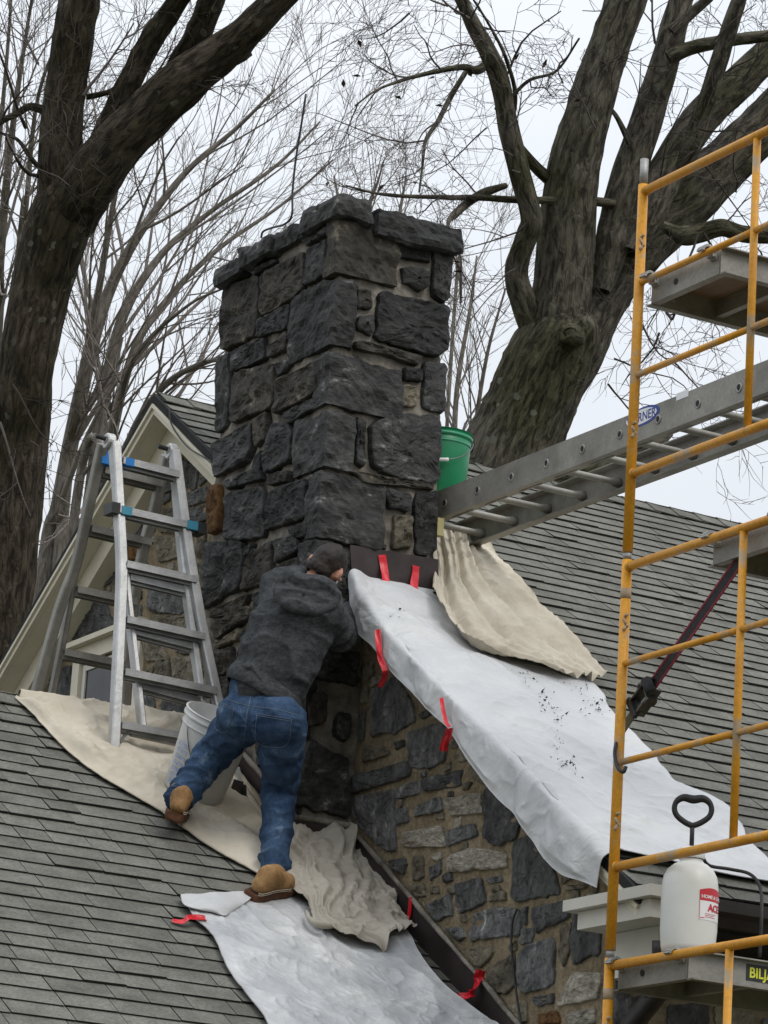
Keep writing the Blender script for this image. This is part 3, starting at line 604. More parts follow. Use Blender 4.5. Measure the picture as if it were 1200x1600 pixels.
# ================================================================ window in the gable wall
win = MB()
yw1, yw0 = onx(115, 1020, -.03)[1], onx(219, 1000, -.03)[1]; zt = onx(170, 1000, -.03)[2]+.02; zb = 4.25
for a, c in (((-.03, yw1-.085, zb), (-.001, yw1, zt)), ((-.03, yw0, zb), (-.001, yw0+.085, zt)), ((-.03, yw0+.086, zt-.085), (-.001, yw1-.086, zt))): win.aabb(a, c)
wino = win.build('window', M['cream'], house); wino['label'] = 'small cream framed window behind the silver ladder'
def sub(name, a, c, m): b = MB(); b.aabb(a, c); return b.build(name, m, wino)
sub('drip_cap', (-.075, yw0-.03, zt+.001), (-.001, yw1+.03, zt+.03), M['cream'])
for a, c in (((-.012, yw1-.135, zb), (.02, yw1-.1, zt-.1)), ((-.012, yw0+.1, zb), (.02, yw0+.135, zt-.1)), ((-.012, yw0+.136, zt-.135), (.02, yw1-.136, zt-.1))): sub('sash', a, c, M['white_paint'])
sub('pane', (-.004, yw0+.135, zb), (.004, yw1-.135, zt-.135), M['glass'])

# ================================================================ flashing
fl = MB(); P = [ony(547, 851, -.022), ony(685, 874, -.022), ony(686, 934, -.022), ony(551, 915, -.022)]
def plate(name, P, n, t, m, parent):
    P = np.array(P, float); n = np.array(n, float); k = len(P); return obj(name, np.vstack([P, P-n*t]), [tuple(range(k)), tuple(range(k, 2*k))[::-1]] + [(i, (i+1) % k, k+(i+1) % k, k+i) for i in range(k)], m, parent)
plate('roof_flashing', P, (0, -1, 0), .004, M['flash'], house)
def strip(name, L, h, n, m, t=.006, jitter=0, lip=True):
    """upright metal strip: L = foot line, h height"""
    L = spline(np.array(L, float), 40); n = np.array(n, float); A = L+n*.004; Bt = L+n*.004; Bt = Bt+np.array([0, 0, 1.])*(h + jitter*vnoise(L*7, 5))[:, None]
    V = np.vstack([A, Bt, Bt-n*t, A-n*t]); k = len(L); F = []
    for a, b_ in ((0, 1), (1, 2), (2, 3)): F += [(a*k+i, a*k+i+1, b_*k+i+1, b_*k+i) for i in range(k-1)]
    F += [(0, k, 2*k, 3*k), (k-1, 4*k-1, 3*k-1, 2*k-1)]
    o = obj(name, V, F, m, house)
    if lip:
        V, F = tube(Bt+np.array([0, 0, .002]), .011+.004*vnoise(L*9, 3), 7); obj('sealant_bead', V, F, M['old_mortar'], o, True)
    return o
strip('step_flashing', [(-.020, y, zw(y)) for y in np.linspace(-.03, -2.2, 20)], .150, (-1, 0, 0), M['flash'], jitter=.006)
strip('step_flashing', [(x, -.022, zw(-.02)) for x in np.linspace(CX0-.02, -.026, 6)], .155, (0, -1, 0), M['flash'], jitter=.004)
strip('step_flashing', [(CX0-.022, y, zw(y)) for y in np.linspace(-.02, 1.05, 16)], .150, (-1, 0, 0), M['flash'], jitter=.006)
strip('step_flashing', [(-.02, y, zw(y) if y < WY else 2*WZ-zw(y)) for y in np.linspace(1.2, 3.2, 3)], .11, (-1, 0, 0), M['flash'], lip=False)
# cables on the house
def cord(name, L, r, m, n=40, parent=house): 
    V, F = tube(spline(L, n), r, 7); return obj(name, V, F, m, parent, True)
cord('cable', [onx(px, py, -.235) for px, py in ((264, 636), (267, 660), (278, 680), (295, 700), (318, 714), (331, 722))], .004, M['black'])
cord('cable', [onx(px, py, -.03) for px, py in ((808, 1420), (801, 1440), (799, 1475), (803, 1520), (808, 1560), (815, 1605), (822, 1660))], .005, M['black'])

# ================================================================ TREES
def bark(name, c1, c2, c3, lichen, lsc=7, stretch=1.0, bump=1.0, bd=.05):
    m = bpy.data.materials.new(name); m.use_nodes = True; t = m.node_tree; b = t.nodes['Principled BSDF']; L = t.links.new
    b.inputs['Roughness'].default_value = .92; b.inputs['Specular IOR Level'].default_value = .15
    a = t.nodes.new('ShaderNodeAttribute'); a.attribute_name = 'barkco'
    n1 = t.nodes.new('ShaderNodeTexNoise'); n1.inputs['Scale'].default_value = 27; n1.inputs['Detail'].default_value = 5; n1.inputs['Roughness'].default_value = .65; n1.inputs['Distortion'].default_value = .6
    L(a.outputs['Vector'], n1.inputs['Vector'])
    r = t.nodes.new('ShaderNodeValToRGB'); e = r.color_ramp.elements; e[0].position = .40; e[0].color = (*c1, 1); e[1].position = .62; e[1].color = (*c2, 1); L(n1.outputs['Fac'], r.inputs['Fac'])
    tc_ = t.nodes.new('ShaderNodeTexCoord'); n2 = t.nodes.new('ShaderNodeTexNoise'); n2.inputs['Scale'].default_value = 1.6; n2.inputs['Detail'].default_value = 5; L(tc_.outputs['Object'], n2.inputs['Vector'])
    r2 = t.nodes.new('ShaderNodeValToRGB'); r2.color_ramp.elements[0].position = .45; r2.color_ramp.elements[1].position = .62; L(n2.outputs['Fac'], r2.inputs['Fac'])
    x1 = t.nodes.new('ShaderNodeMix'); x1.data_type = 'RGBA'; L(r2.outputs['Color'], x1.inputs['Factor']); L(r.outputs['Color'], x1.inputs['A'])
    vm = t.nodes.new('ShaderNodeMix'); vm.data_type = 'RGBA'; vm.blend_type = 'MULTIPLY'; vm.inputs['Factor'].default_value = 1; L(r.outputs['Color'], vm.inputs['A']); vm.inputs['B'].default_value = (*c3, 1)
    L(vm.outputs['Result'], x1.inputs['B'])
    vo = t.nodes.new('ShaderNodeTexVoronoi'); vo.inputs['Scale'].default_value = lsc; n4 = t.nodes.new('ShaderNodeTexNoise'); n4.inputs['Scale'].default_value = 14; L(tc_.outputs['Object'], n4.inputs['Vector'])
    ad = t.nodes.new('ShaderNodeMix'); ad.data_type = 'VECTOR'; ad.inputs['Factor'].default_value = .06; L(tc_.outputs['Object'], ad.inputs['A']); L(n4.outputs['Color'], ad.inputs['B']); L(ad.outputs['Result'], vo.inputs['Vector'])
    lt = t.nodes.new('ShaderNodeMath'); lt.operation = 'LESS_THAN'; lt.inputs[1].default_value = .20; L(vo.outputs['Distance'], lt.inputs[0])
    n3 = t.nodes.new('ShaderNodeTexNoise'); n3.inputs['Scale'].default_value = 1.1; n3.inputs['Detail'].default_value = 2; L(tc_.outputs['Object'], n3.inputs['Vector'])
    mr = t.nodes.new('ShaderNodeMapRange'); mr.inputs['From Min'].default_value = .50; mr.inputs['From Max'].default_value = .60; L(n3.outputs['Fac'], mr.inputs['Value'])
    ml = t.nodes.new('ShaderNodeMath'); ml.operation = 'MULTIPLY'; L(lt.outputs[0], ml.inputs[0]); L(mr.outputs[0], ml.inputs[1])
    m2 = t.nodes.new('ShaderNodeMath'); m2.operation = 'MULTIPLY'; m2.inputs[1].default_value = lichen; L(ml.outputs[0], m2.inputs[0])
    x2 = t.nodes.new('ShaderNodeMix'); x2.data_type = 'RGBA'; L(m2.outputs[0], x2.inputs['Factor']); L(x1.outputs['Result'], x2.inputs['A']); x2.inputs['B'].default_value = (.17, .18, .14, 1)
    L(x2.outputs['Result'], b.inputs['Base Color'])
    bp = t.nodes.new('ShaderNodeBump'); bp.inputs['Strength'].default_value = bump; bp.inputs['Distance'].default_value = bd; L(n1.outputs['Fac'], bp.inputs['Height']); L(bp.outputs['Normal'], b.inputs['Normal'])
    return m
M['bark_right'] = bark('ridged_bark', (.042, .037, .029), (.175, .156, .122), (.60, .64, .48), .8, 7)
M['bark_left'] = bark('dark_bark', (.026, .021, .015), (.105, .086, .062), (.45, .46, .34), .6, 8)
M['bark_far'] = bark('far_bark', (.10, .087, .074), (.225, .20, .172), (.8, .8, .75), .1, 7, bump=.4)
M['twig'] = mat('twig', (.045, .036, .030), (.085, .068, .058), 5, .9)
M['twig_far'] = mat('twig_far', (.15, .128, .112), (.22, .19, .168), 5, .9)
M['leaf'] = mat('dry_leaf', (.05, .035, .02), (.09, .06, .03), 5, .9)
class TreeMB(MB):
    def __init__(s): super().__init__(); s.A = []
    def limb(s, P, R, n, nseg, disp=0, seed=0, caps=True):
        P = spline(np.array(P, float), nseg); R = np.interp(np.linspace(0, 1, nseg), np.linspace(0, 1, len(R)), R)
        T, N, B = frames(P); a = np.linspace(0, 2*math.pi, n, endpoint=False); d = np.r_[0, np.cumsum(np.linalg.norm(np.diff(P, axis=0), axis=1))]
        dr = np.cos(a)[None, :, None]*N[:, None, :] + np.sin(a)[None, :, None]*B[:, None, :]
        bc = np.stack([np.cos(a)[None, :]*R[:, None], np.sin(a)[None, :]*R[:, None], np.repeat(d[:, None]*.26, n, 1)], -1) + seed*.37
        rr = R[:, None]*np.ones(n)[None, :]
        if disp:
            rr = rr*(1 + .09*fbm(np.stack([dr[..., 0]*.9, dr[..., 1]*.9, d[:, None]*.8*np.ones(n)[None]], -1)+seed, 3, seed))
            rr = rr + disp*(1-2*abs(vnoise(bc*np.array([16, 16, 20.]), seed)))
        V = (P[:, None, :] + rr[..., None]*dr).reshape(-1, 3)
        F = [(i*n+j, i*n+(j+1) % n, (i+1)*n+(j+1) % n, (i+1)*n+j) for i in range(nseg-1) for j in range(n)]
        if caps: F += [tuple((nseg-1)*n+j for j in range(n))]
        s.add(V, F); s.A.append(bc.reshape(-1, 3)); return P, R
    def fin(s, name, m, parent):
        o = s.build(name, m, parent, True); at = o.data.attributes.new('barkco', 'FLOAT_VECTOR', 'POINT'); at.data.foreach_set('vector', np.vstack(s.A).ravel()); return o
def pxl(L, D, dd=0):
    """pixel polyline with widths at depth D -> points, radii"""
    k = len(L); P = [dep(a, b, D+dd*i/(max(k-1, 1))) for i, (a, b, w) in enumerate(L)]; R = [w/2/FPX*D for a, b, w in L]; return P, R
def grow(mb, p, d, L, r, lvl, rng, up=.12, wig=.25, kids=(3, 5), rmin=.0022, ratio=.62, leaves=None, flat=None, ang=(.5, 1.0)):
    k = 5 if lvl > 1 else 4; P = [np.array(p)]; d = np.array(d)/np.linalg.norm(d); D = [d]
    for i in range(k):
        d = d + np.array([rng.gauss(0, wig) for _ in range(3)])*.6 + np.array([0, 0, up*.5]); d /= np.linalg.norm(d); P.append(P[-1]+d*L/k); D.append(d)
    n = 7 if r > .03 else (5 if r > .012 else 3); rr = [r*(1-.62*i/k) for i in range(k+1)]
    mb.limb(P, rr, n, max(k+1, 7) if lvl > 1 else k+1, 0, rng.random(), caps=False)
    if leaves is not None and lvl == 0 and rng.random() < .05: leaves.append(P[-1])
    if lvl == 0: return
    for c in range(rng.randint(*kids)):
        t = rng.uniform(.22, 1.0)*k; i = min(int(t), k-1); q = P[i]+(P[i+1]-P[i])*(t-i); dd = D[i+1]
        a = np.array([rng.gauss(0, 1) for _ in range(3)]); a -= dd*(a@dd); a /= np.linalg.norm(a)+1e-9
        an = rng.uniform(*ang); nd = dd*math.cos(an)+a*math.sin(an)
        if flat is not None: nd = nd - flat*(nd@flat)*.55
        r2 = max(rr[i]*rng.uniform(.42, .66), rmin); grow(mb, q, nd, L*rng.uniform(ratio-.14, ratio+.16), r2, lvl-1, rng, up, wig, kids, rmin, ratio, leaves, flat, ang)
def dirpx(x0, y0, x1, y1, D, dd=0): v = dep(x1, y1, D+dd)-dep(x0, y0, D); return v/np.linalg.norm(v)

# ---- big tree on the right, behind the main roof
DR = 26.5
tr = thing('oak_tree', 'large leaning tree with ridged bark and lichen, right of the chimney', 'tree', tuple(dep(690, 1400, DR)*(1, 1, 0)))
mb = TreeMB(); b0 = BASE[tr]
P, R = pxl([(790, 725, 150), (826, 640, 138), (856, 567, 136), (882, 510, 112), (888, 482, 64), (892, 462, 16)], DR); low = dep(752, 850, DR)
P = [b0+(0, 0, -.1), b0*.5+low*.5+(0, 0, 0), low] + P; R = [.62, .48, .40] + R
mb.limb(P, R, 64, 150, .016, 1)
def L_(pts, n=40, seg=90, disp=.012, seed=2, dd=0): P, R = pxl(pts, DR, dd); return mb.limb(P, R, n, seg, disp, seed)
L_([(822, 660, 70), (858, 560, 96), (880, 440, 90), (891, 300, 80), (912, 200, 70), (942, 100, 62), (978, 0, 58), (1012, -90, 52)], 48, 120, .012, 2)
L_([(842, 665, 70), (884, 560, 104), (927, 465, 106), (985, 392, 98), (1060, 325, 88), (1130, 258, 80), (1200, 190, 74), (1290, 90, 64)], 52, 120, .014, 3, 1.0)
L_([(838, 520, 46), (818, 470, 40), (806, 425, 36), (822, 370, 34), (830, 340, 34), (812, 270, 32), (795, 200, 32), (782, 130, 30), (765, 85, 28), (735, 30, 22), (705, -40, 18)], 24, 120, .005, 4, -.8)
L_([(940, 455, 30), (955, 385, 54), (975, 295, 52), (1007, 198, 50), (1041, 85, 44), (1064, 0, 38), (1080, -60, 30)], 30, 90, .008, 5, .4)
L_([(985, 395, 30), (1012, 335, 56), (1040, 272, 58), (1092, 190, 56), (1160, 125, 52), (1210, 75, 48), (1280, 10, 40)], 30, 90, .008, 6, .8)
L_([(1060, 262, 12), (1080, 225, 30), (1110, 140, 28), (1135, 60, 26), (1158, -10, 22)], 18, 50, .004, 7, -.4)
L_([(1045, 92, 24), (1070, 78, 22), (1110, 68, 20), (1200, 56, 18), (1280, 50, 14)], 14, 40, .003, 8)
L_([(1050, 50, 22), (1075, 25, 18), (1110, -5, 14)], 12, 24, .003, 9)
L_([(1035, 352, 12), (1068, 368, 30), (1095, 364, 30), (1128, 356, 26), (1165, 366, 26), (1230, 370, 22)], 16, 50, .004, 10)
L_([(960, 318, 16), (900, 312, 14), (849, 313, 12), (800, 312, 11), (755, 309, 10), (690, 308, 8), (600, 304, 5), (540, 290, 3)], 10, 70, .002, 11, -.6)
L_([(858, 280, 20), (838, 262, 18), (812, 232, 16), (800, 215, 10)], 12, 30, .002, 12, -.3)
L_([(790, 290, 9), (760, 300, 15), (735, 314, 14), (712, 334, 13), (700, 352, 6), (708, 400, 4), (700, 430, 3)], 10, 50, .002, 13, -.9)
L_([(762, 100, 16), (745, 110, 14), (725, 105, 10), (690, 110, 8), (640, 122, 6), (590, 140, 4), (555, 165, 2.5)], 10, 60, .001, 14, -.8)
L_([(728, 112, 8), (705, 150, 8), (684, 190, 7), (665, 220, 6), (660, 260, 4), (655, 300, 3)], 8, 50, .001, 15, -1)
L_([(775, 170, 6), (800, 150, 6), (828, 125, 5), (870, 110, 4), (905, 60, 3)], 8, 40, .001, 16, -1)
L_([(795, 215, 8), (805, 150, 7), (790, 90, 6), (765, 40, 4), (740, 0, 3)], 8, 40, .001, 17, -1)
L_([(985, 225, 12), (965, 185, 8), (950, 165, 6)], 8, 24, .001, 18)
L_([(800, 800, 120), (880, 775, 100), (950, 738, 70), (1000, 705, 46), (1040, 672, 30)], 24, 50, .008, 19, .5)
# burl with a broken stub
Pk = dep(893, 525, DR-.34); V, F = rbox(-.10, .10, -.10, .10, -.10, .10, .085, .014, .025); V = V*(1, 1, .8)+Pk
mb.add(V, F); mb.A.append(V*.4)
mb.fin('trunk', M['bark_right'], tr)
Pk2 = dep(891, 519, DR-.435); V, F = lathe([(.052, -.05), (.050, .0), (.040, .005), (.030, -.025), (.001, -.04)], 16, Pk2, (RI, UP*.75, -FW)); obj('broken_stub', V, F, M['bark_left'], tr, True)
rng = random.Random(11); cr = TreeMB(); leaves = []
def tw(x0, y0, x1, y1, r, lvl, D=DR, dd=0, L=None, **k):
    v = dep(x1, y1, D+dd)-dep(x0, y0, D); grow(cr, dep(x0, y0, D), v, np.linalg.norm(v) if L is None else L, r/2/FPX*D, lvl, rng, leaves=leaves, flat=FW, **k)
for a in [(640, 122, 560, 90, 4), (600, 135, 520, 200, 3), (690, 110, 650, 30, 4), (560, 160, 520, 230, 3), (735, 30, 650, -20, 5), (720, 0, 600, 20, 5), (684, 190, 620, 210, 4), (665, 220, 560, 250, 4), (660, 260, 600, 300, 3), (700, 150, 760, 200, 3),
          (782, 130, 850, 40, 5), (812, 270, 740, 250, 4), (822, 350, 740, 380, 4), (795, 200, 860, 150, 4), (770, 90, 700, 60, 4), (870, 110, 900, 30, 4), (828, 125, 870, 180, 3), (755, 309, 690, 270, 4), (690, 308, 640, 350, 3),
          (600, 304, 540, 260, 3), (805, 420, 730, 450, 3), (930, 200, 880, 120, 4), (955, 100, 890, 60, 4), (955, 165, 930, 90, 3), (1007, 198, 960, 100, 4), (1041, 85, 1000, -20, 5), (1070, 78, 1100, -10, 4), (1110, 68, 1180, 0, 4),
          (1110, 140, 1180, 60, 4), (1135, 60, 1100, 10, 3), (1160, 125, 1200, 20, 4), (1128, 356, 1180, 300, 4), (1165, 366, 1210, 430, 4), (1090, 366, 1060, 480, 5), (1100, 365, 1140, 470, 5), (1020, 440, 1080, 540, 5), (990, 480, 1060, 600, 5),
          (960, 560, 1060, 640, 4), (950, 600, 1000, 690, 4), (1090, 250, 1190, 330, 4), (1030, 290, 1090, 150, 4), (735, 30, 790, -40, 4), (700, 10, 560, -10, 4), (620, 125, 540, 60, 3), (640, 20, 560, 70, 4), (708, 400, 760, 470, 3), (1040, 470, 1040, 640, 6), (1045, 560, 1120, 640, 4), (1150, 300, 1200, 220, 4),
          (1060, 480, 1180, 520, 4), (1030, 520, 930, 640, 4), (985, 0, 900, 10, 4), (655, 290, 700, 300, 3), (760, 200, 700, 330, 3), (745, 40, 820, 60, 4), (1090, 200, 1150, 260, 4), (870, 350, 800, 330, 3), (880, 130, 830, 90, 3)]:
    x0, y0, x1, y1, r = a; tw(x0, y0, x1, y1, r, 3, D=DR+rng.uniform(-1.2, .3), dd=rng.uniform(-1, 1), up=.02, wig=.34, kids=(2, 4), rmin=.0026)
crown = cr.fin('crown', M['twig'], tr)
lf = MB()
for p in leaves[:22]:
    a = np.array([rng.gauss(0, 1) for _ in range(3)]); a /= np.linalg.norm(a); c = np.cross(a, (0, .3, 1)); c /= np.linalg.norm(c); n_ = np.cross(a, c)
    lf.add([p, p+a*.03+c*.018, p+a*.075+n_*.012, p+a*.03-c*.018, p+a*.035-n_*.008], [(0, 1, 4), (1, 2, 4), (2, 3, 4), (3, 0, 4)])
if lf.V: o = lf.build('dry_leaves', M['leaf'], tr); o['kind'] = 'stuff'

# ---- big forked tree on the left
DL = 24.5
tl = thing('maple_tree', 'dark forked trunk with heavy limbs at the upper left', 'tree', tuple(dep(0, 1300, DL)*(1, 1, 0)))
mb = TreeMB(); z = 2.143
def pz(L): return [(a/z, b/z, w/z) for a, b, w in L]
P, R = pxl([(-30, 1180, 110), (-12, 1000, 112)] + pz([(65, 1420, 205), (85, 1250, 185), (115, 1080, 190), (150, 920, 205), (190, 780, 215), (215, 690, 205), (232, 620, 150), (245, 560, 50)]), DL)
b0 = BASE[tl]; P = [b0+(0, 0, -.1), b0*.6+P[0]*.4] + P; R = [.42, .33] + R
mb.limb(P, R, 56, 190, .012, 21)
def LL(pts, n=36, seg=90, disp=.010, seed=22, dd=0): P, R = pxl(pz(pts), DL, dd); return mb.limb(P, R, n, seg, disp, seed)
LL([(195, 740, 150), (200, 580, 145), (205, 430, 135), (222, 280, 130), (245, 130, 132), (265, 0, 135), (285, -140, 125)], 44, 120, .012, 22)
LL([(225, 740, 190), (300, 610, 190), (400, 480, 165), (510, 370, 160), (620, 270, 150), (740, 180, 125), (840, 90, 100), (935, -5, 85), (1050, -110, 70)], 48, 130, .012, 23, -1)
LL([(330, 520, 110), (390, 370, 80), (455, 230, 78), (520, 110, 76), (590, 10, 72), (650, -80, 60)], 30, 90, .008, 24, -.5)
LL([(570, 310, 100), (620, 200, 92), (665, 110, 84), (710, 0, 82), (740, -80, 70)], 30, 80, .008, 25, -.3)
LL([(780, 190, 60), (812, 176, 62), (838, 166, 40)], 18, 24, .006, 26)
LL([(150, 370, 30), (100, 358, 26), (60, 380, 24), (0, 410, 20), (-80, 470, 14)], 12, 40, .003, 27)
LL([(145, 560, 24), (115, 545, 16), (60, 470, 12), (0, 445, 9)], 10, 30, .002, 28, -.5)
LL([(130, 590, 14), (95, 580, 12), (60, 540, 9), (20, 460, 7)], 8, 30, .002, 29, -.5)
LL([(290, 325, 22), (340, 315, 20), (380, 300, 18), (420, 260, 16)], 10, 24, .002, 30)
mb.fin('trunk', M['bark_left'], tl)
cr = TreeMB()
for a in [(40, 200, -30, 60, 6), (0, 195, 60, 100, 5), (30, 220, 0, 330, 5), (10, 210, 60, 320, 4), (130, 150, 200, 40, 6), (195, 60, 260, 10, 4), (240, 120, 330, 60, 4), (95, 200, 140, 120, 4), (60, 100, 10, 10, 5), (20, 600, 80, 700, 5), (0, 660, 70, 780, 5), (0, 700, 90, 720, 4), (300, 130, 380, 160, 3)]:
    x0, y0, x1, y1, r = a; tw(x0, y0, x1, y1, r, 3, D=DL+rng.uniform(-1.5, .2), dd=rng.uniform(-1, 1), up=.03, wig=.25, kids=(3, 4), rmin=.0028)
cr.fin('crown', M['twig'], tl)

# ---- farther trees: several slender stems each, seen as fine branching
def far_tree(label, stems, D, seed, lvl=4, kids=(4, 6), rmin=.0031, spread=(.35, .75), mult=1.0, name='bare_tree', up=.10):
    global cr
    r_ = random.Random(seed); c = stems[0][0]; base = dep(c[0], c[1], D); t = thing(name, label, 'tree', (base[0], base[1], 0)); tm = TreeMB(); cr = TreeMB()
    for st in stems:
        P, R = pxl(st, D, r_.uniform(-2, 2)); P = [P[0]*(1, 1, 0)+(0, 0, -.1)]+P; R = [R[0]*1.25]+R
        Q, Rr = tm.limb(P, R, 9, 70, .0, r_.random()*9)
        n0 = 16
        for i in range(n0, 70, 4):
            d = Q[min(i+1, 69)]-Q[i-1]; d /= np.linalg.norm(d)
            a = np.array([r_.gauss(0, 1) for _ in range(3)]); a -= d*(a@d); a -= FW*(a@FW)*.4; a /= np.linalg.norm(a); an = r_.uniform(*spread)
            q = proj(Q[i])
            if q[1] > 1150: continue
            grow(cr, Q[i], d*math.cos(an)+a*math.sin(an), mult*r_.uniform(1.2, 2.4)*(1.15-.4*i/70), max(Rr[i]*.40, .0062), lvl-1, r_, up, .16, kids, rmin, .60, None, None, (.3, .75))
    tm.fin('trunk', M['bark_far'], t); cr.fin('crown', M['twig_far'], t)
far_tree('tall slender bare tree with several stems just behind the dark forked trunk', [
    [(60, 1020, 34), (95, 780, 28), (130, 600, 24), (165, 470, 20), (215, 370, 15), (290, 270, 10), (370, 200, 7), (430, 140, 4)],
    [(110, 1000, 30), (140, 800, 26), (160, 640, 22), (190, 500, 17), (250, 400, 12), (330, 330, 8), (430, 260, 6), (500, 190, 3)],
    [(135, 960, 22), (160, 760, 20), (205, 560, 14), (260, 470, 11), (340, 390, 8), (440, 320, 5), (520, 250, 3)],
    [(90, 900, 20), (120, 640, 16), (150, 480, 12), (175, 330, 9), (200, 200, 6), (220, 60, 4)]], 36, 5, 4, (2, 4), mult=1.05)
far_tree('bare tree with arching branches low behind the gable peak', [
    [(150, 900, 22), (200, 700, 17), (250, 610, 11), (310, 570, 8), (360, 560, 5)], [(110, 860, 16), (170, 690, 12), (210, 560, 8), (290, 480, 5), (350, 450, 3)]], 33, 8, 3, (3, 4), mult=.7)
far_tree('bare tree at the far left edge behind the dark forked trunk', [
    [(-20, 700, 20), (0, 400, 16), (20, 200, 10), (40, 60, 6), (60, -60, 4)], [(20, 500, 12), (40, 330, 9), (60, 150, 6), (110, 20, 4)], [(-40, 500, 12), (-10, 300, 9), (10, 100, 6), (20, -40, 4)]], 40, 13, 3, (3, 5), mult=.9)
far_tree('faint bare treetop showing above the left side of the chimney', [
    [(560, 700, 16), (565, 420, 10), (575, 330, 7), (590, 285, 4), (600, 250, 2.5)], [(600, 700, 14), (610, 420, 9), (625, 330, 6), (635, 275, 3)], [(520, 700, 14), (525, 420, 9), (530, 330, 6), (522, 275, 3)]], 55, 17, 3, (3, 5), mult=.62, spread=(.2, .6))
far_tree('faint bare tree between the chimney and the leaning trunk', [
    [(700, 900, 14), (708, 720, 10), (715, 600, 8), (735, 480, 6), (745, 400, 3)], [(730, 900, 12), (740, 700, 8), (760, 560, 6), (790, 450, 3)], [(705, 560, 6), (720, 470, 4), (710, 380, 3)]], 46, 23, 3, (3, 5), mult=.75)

# ================================================================ CLOTHS
def crease(P, sc, s, p=2.0):
    """sharp folded creases"""
    n = fbm(P*sc, 3, s); return (1-abs(n)*2.2).clip(0, 1)**p
# ---- white sheet over the gable edge
RK = -.236
rows = [((552, 965), (640, 905), (684, 932)), ((610, 1042), None, (790, 1000)), ((660, 1098), None, (925, 1072)), ((706, 1143), None, (962, 1118)), ((757, 1216), None, (1016, 1181)), ((812, 1279), None, (1056, 1225)), ((850, 1335), None, (1118, 1252)), ((890, 1370), None, (1165, 1310)), ((934, 1388), None, (1240, 1388))]
ctrl = []
for i, (h, m_, f_) in enumerate(rows):
    hem = onx(h[0], h[1], RK-.012); y = hem[1]; fo = np.array([RK+.004, y+.03, zm(y)+.035]); far = mainr(f_[0], f_[1], .018)
    if i == 8: fo = mainr(966, 1332, .03); 
    hem2 = hem*.55+fo*.45; hem2[0] = RK-.014
    fo[0] = RK+.006 if i < 8 else fo[0]; fo2 = np.array([max(RK+.06, fo[0]+.03), fo[1]+.01, zm(fo[1])+.036])
    fl_ = np.array([RK-.012, fo[1]-.01, zm(fo[1])+.005]); row = [hem, hem2, fl_, fo, fo2] + [fo2*(1-t)+far*t for t in (.2, .4, .6, .8, 1.0)]
    ctrl.append(row)
top = []                                   # turned up edge against the flashing
for j, q in enumerate(ctrl[0]):
    t = max(0, (j-3)/6); top.append(ony(553+131*t, 903+22*t+(0 if j > 3 else (3-j)*14), -.035))
top[0] = onx(551, 958, -.17); top[1] = onx(550, 935, -.16); top[2] = onx(550, 912, -.14); top[3] = onx(553, 894, -.12)
ctrl[0] = [onx(557, 982, RK-.012), onx(559, 962, RK-.012), onx(562, 942, RK-.008), onx(567, 926, RK+.01)] + ctrl[0][4:]
for j in range(4, 10): 
    t = (j-4)/5; q = mainr(578+106*t, 928+8*t, .015); ctrl[0][j] = q
ctrl = [top] + ctrl
def d1(u, v, P):
    hang = np.exp(-((v)/.22)**2)
    w = .012*crease(P*np.array([1, 1, 1.]), 3.2, 4, 3) + .010*fbm(P*2.2, 3, 9) + .006*crease(P, 6, 14, 5) + .016*np.sin((P[..., 0]*1.2+P[..., 1]*.7)*7+2.5*vnoise(P*1.6, 18))*np.clip(v*2, .2, 1)
    w += hang*.022*np.sin(P[..., 1]*16+3*vnoise(P*3, 7))*(.3+u)
    edge = np.minimum(np.minimum(u, 1-u), np.minimum(v, 1-v)); w *= np.clip(edge*16, .3, 1)
    lat = np.zeros(P.shape); jag = .018*vnoise(P*6, 31)*np.exp(-(v/.03)**2); lat[..., 2] = jag; lat[..., 0] = .03*vnoise(P*7, 33)*np.exp(-((1-v)/.03)**2)
    return w+.012, lat
sheet1, G1, N1 = cloth('protective_sheet', ctrl, 300, 190, d1, M['sheet_creamy'], 'large white protective sheet draped over the gable edge and upper roof', 'sheet')
# ---- white sheet on the lower roof
L = [(284, 1402), (298, 1432), (322, 1455), (341, 1492), (366, 1532), (391, 1566), (414, 1602), (450, 1660), (490, 1720)]
Rr = [(560, 1400), (632, 1452), (655, 1490), (690, 1535), (728, 1566), (760, 1590), (782, 1604), (825, 1660), (870, 1720)]
ctrl = [[wing(a[0]*(1-t)+b_[0]*t, a[1]*(1-t)+b_[1]*t - 6*math.sin(math.pi*t), .022 + (.05 if t == 1 else 0)) for t in (0, .25, .5, .75, 1)] for a, b_ in zip(L, Rr)]
def d2(u, v, P):
    w = .014*crease(P, 2.6, 24, 3) + .012*fbm(P*2.0, 3, 29) + .009*crease(P, 5, 34, 5) + .004*crease(P, 11, 35, 5)
    edge = np.minimum(np.minimum(u, 1-u), np.minimum(v, 1-v)); w *= np.clip(edge*14, .3, 1)
    lat = np.zeros(P.shape); lat[..., 0] = .022*vnoise(P*6, 37)*np.exp(-(v/.04)**2); return w+.004, lat
sheet2, G2, N2 = cloth('protective_sheet', ctrl, 230, 200, d2, M['sheet'], 'white protective sheet with a folded corner spread over the lower roof', 'sheet')
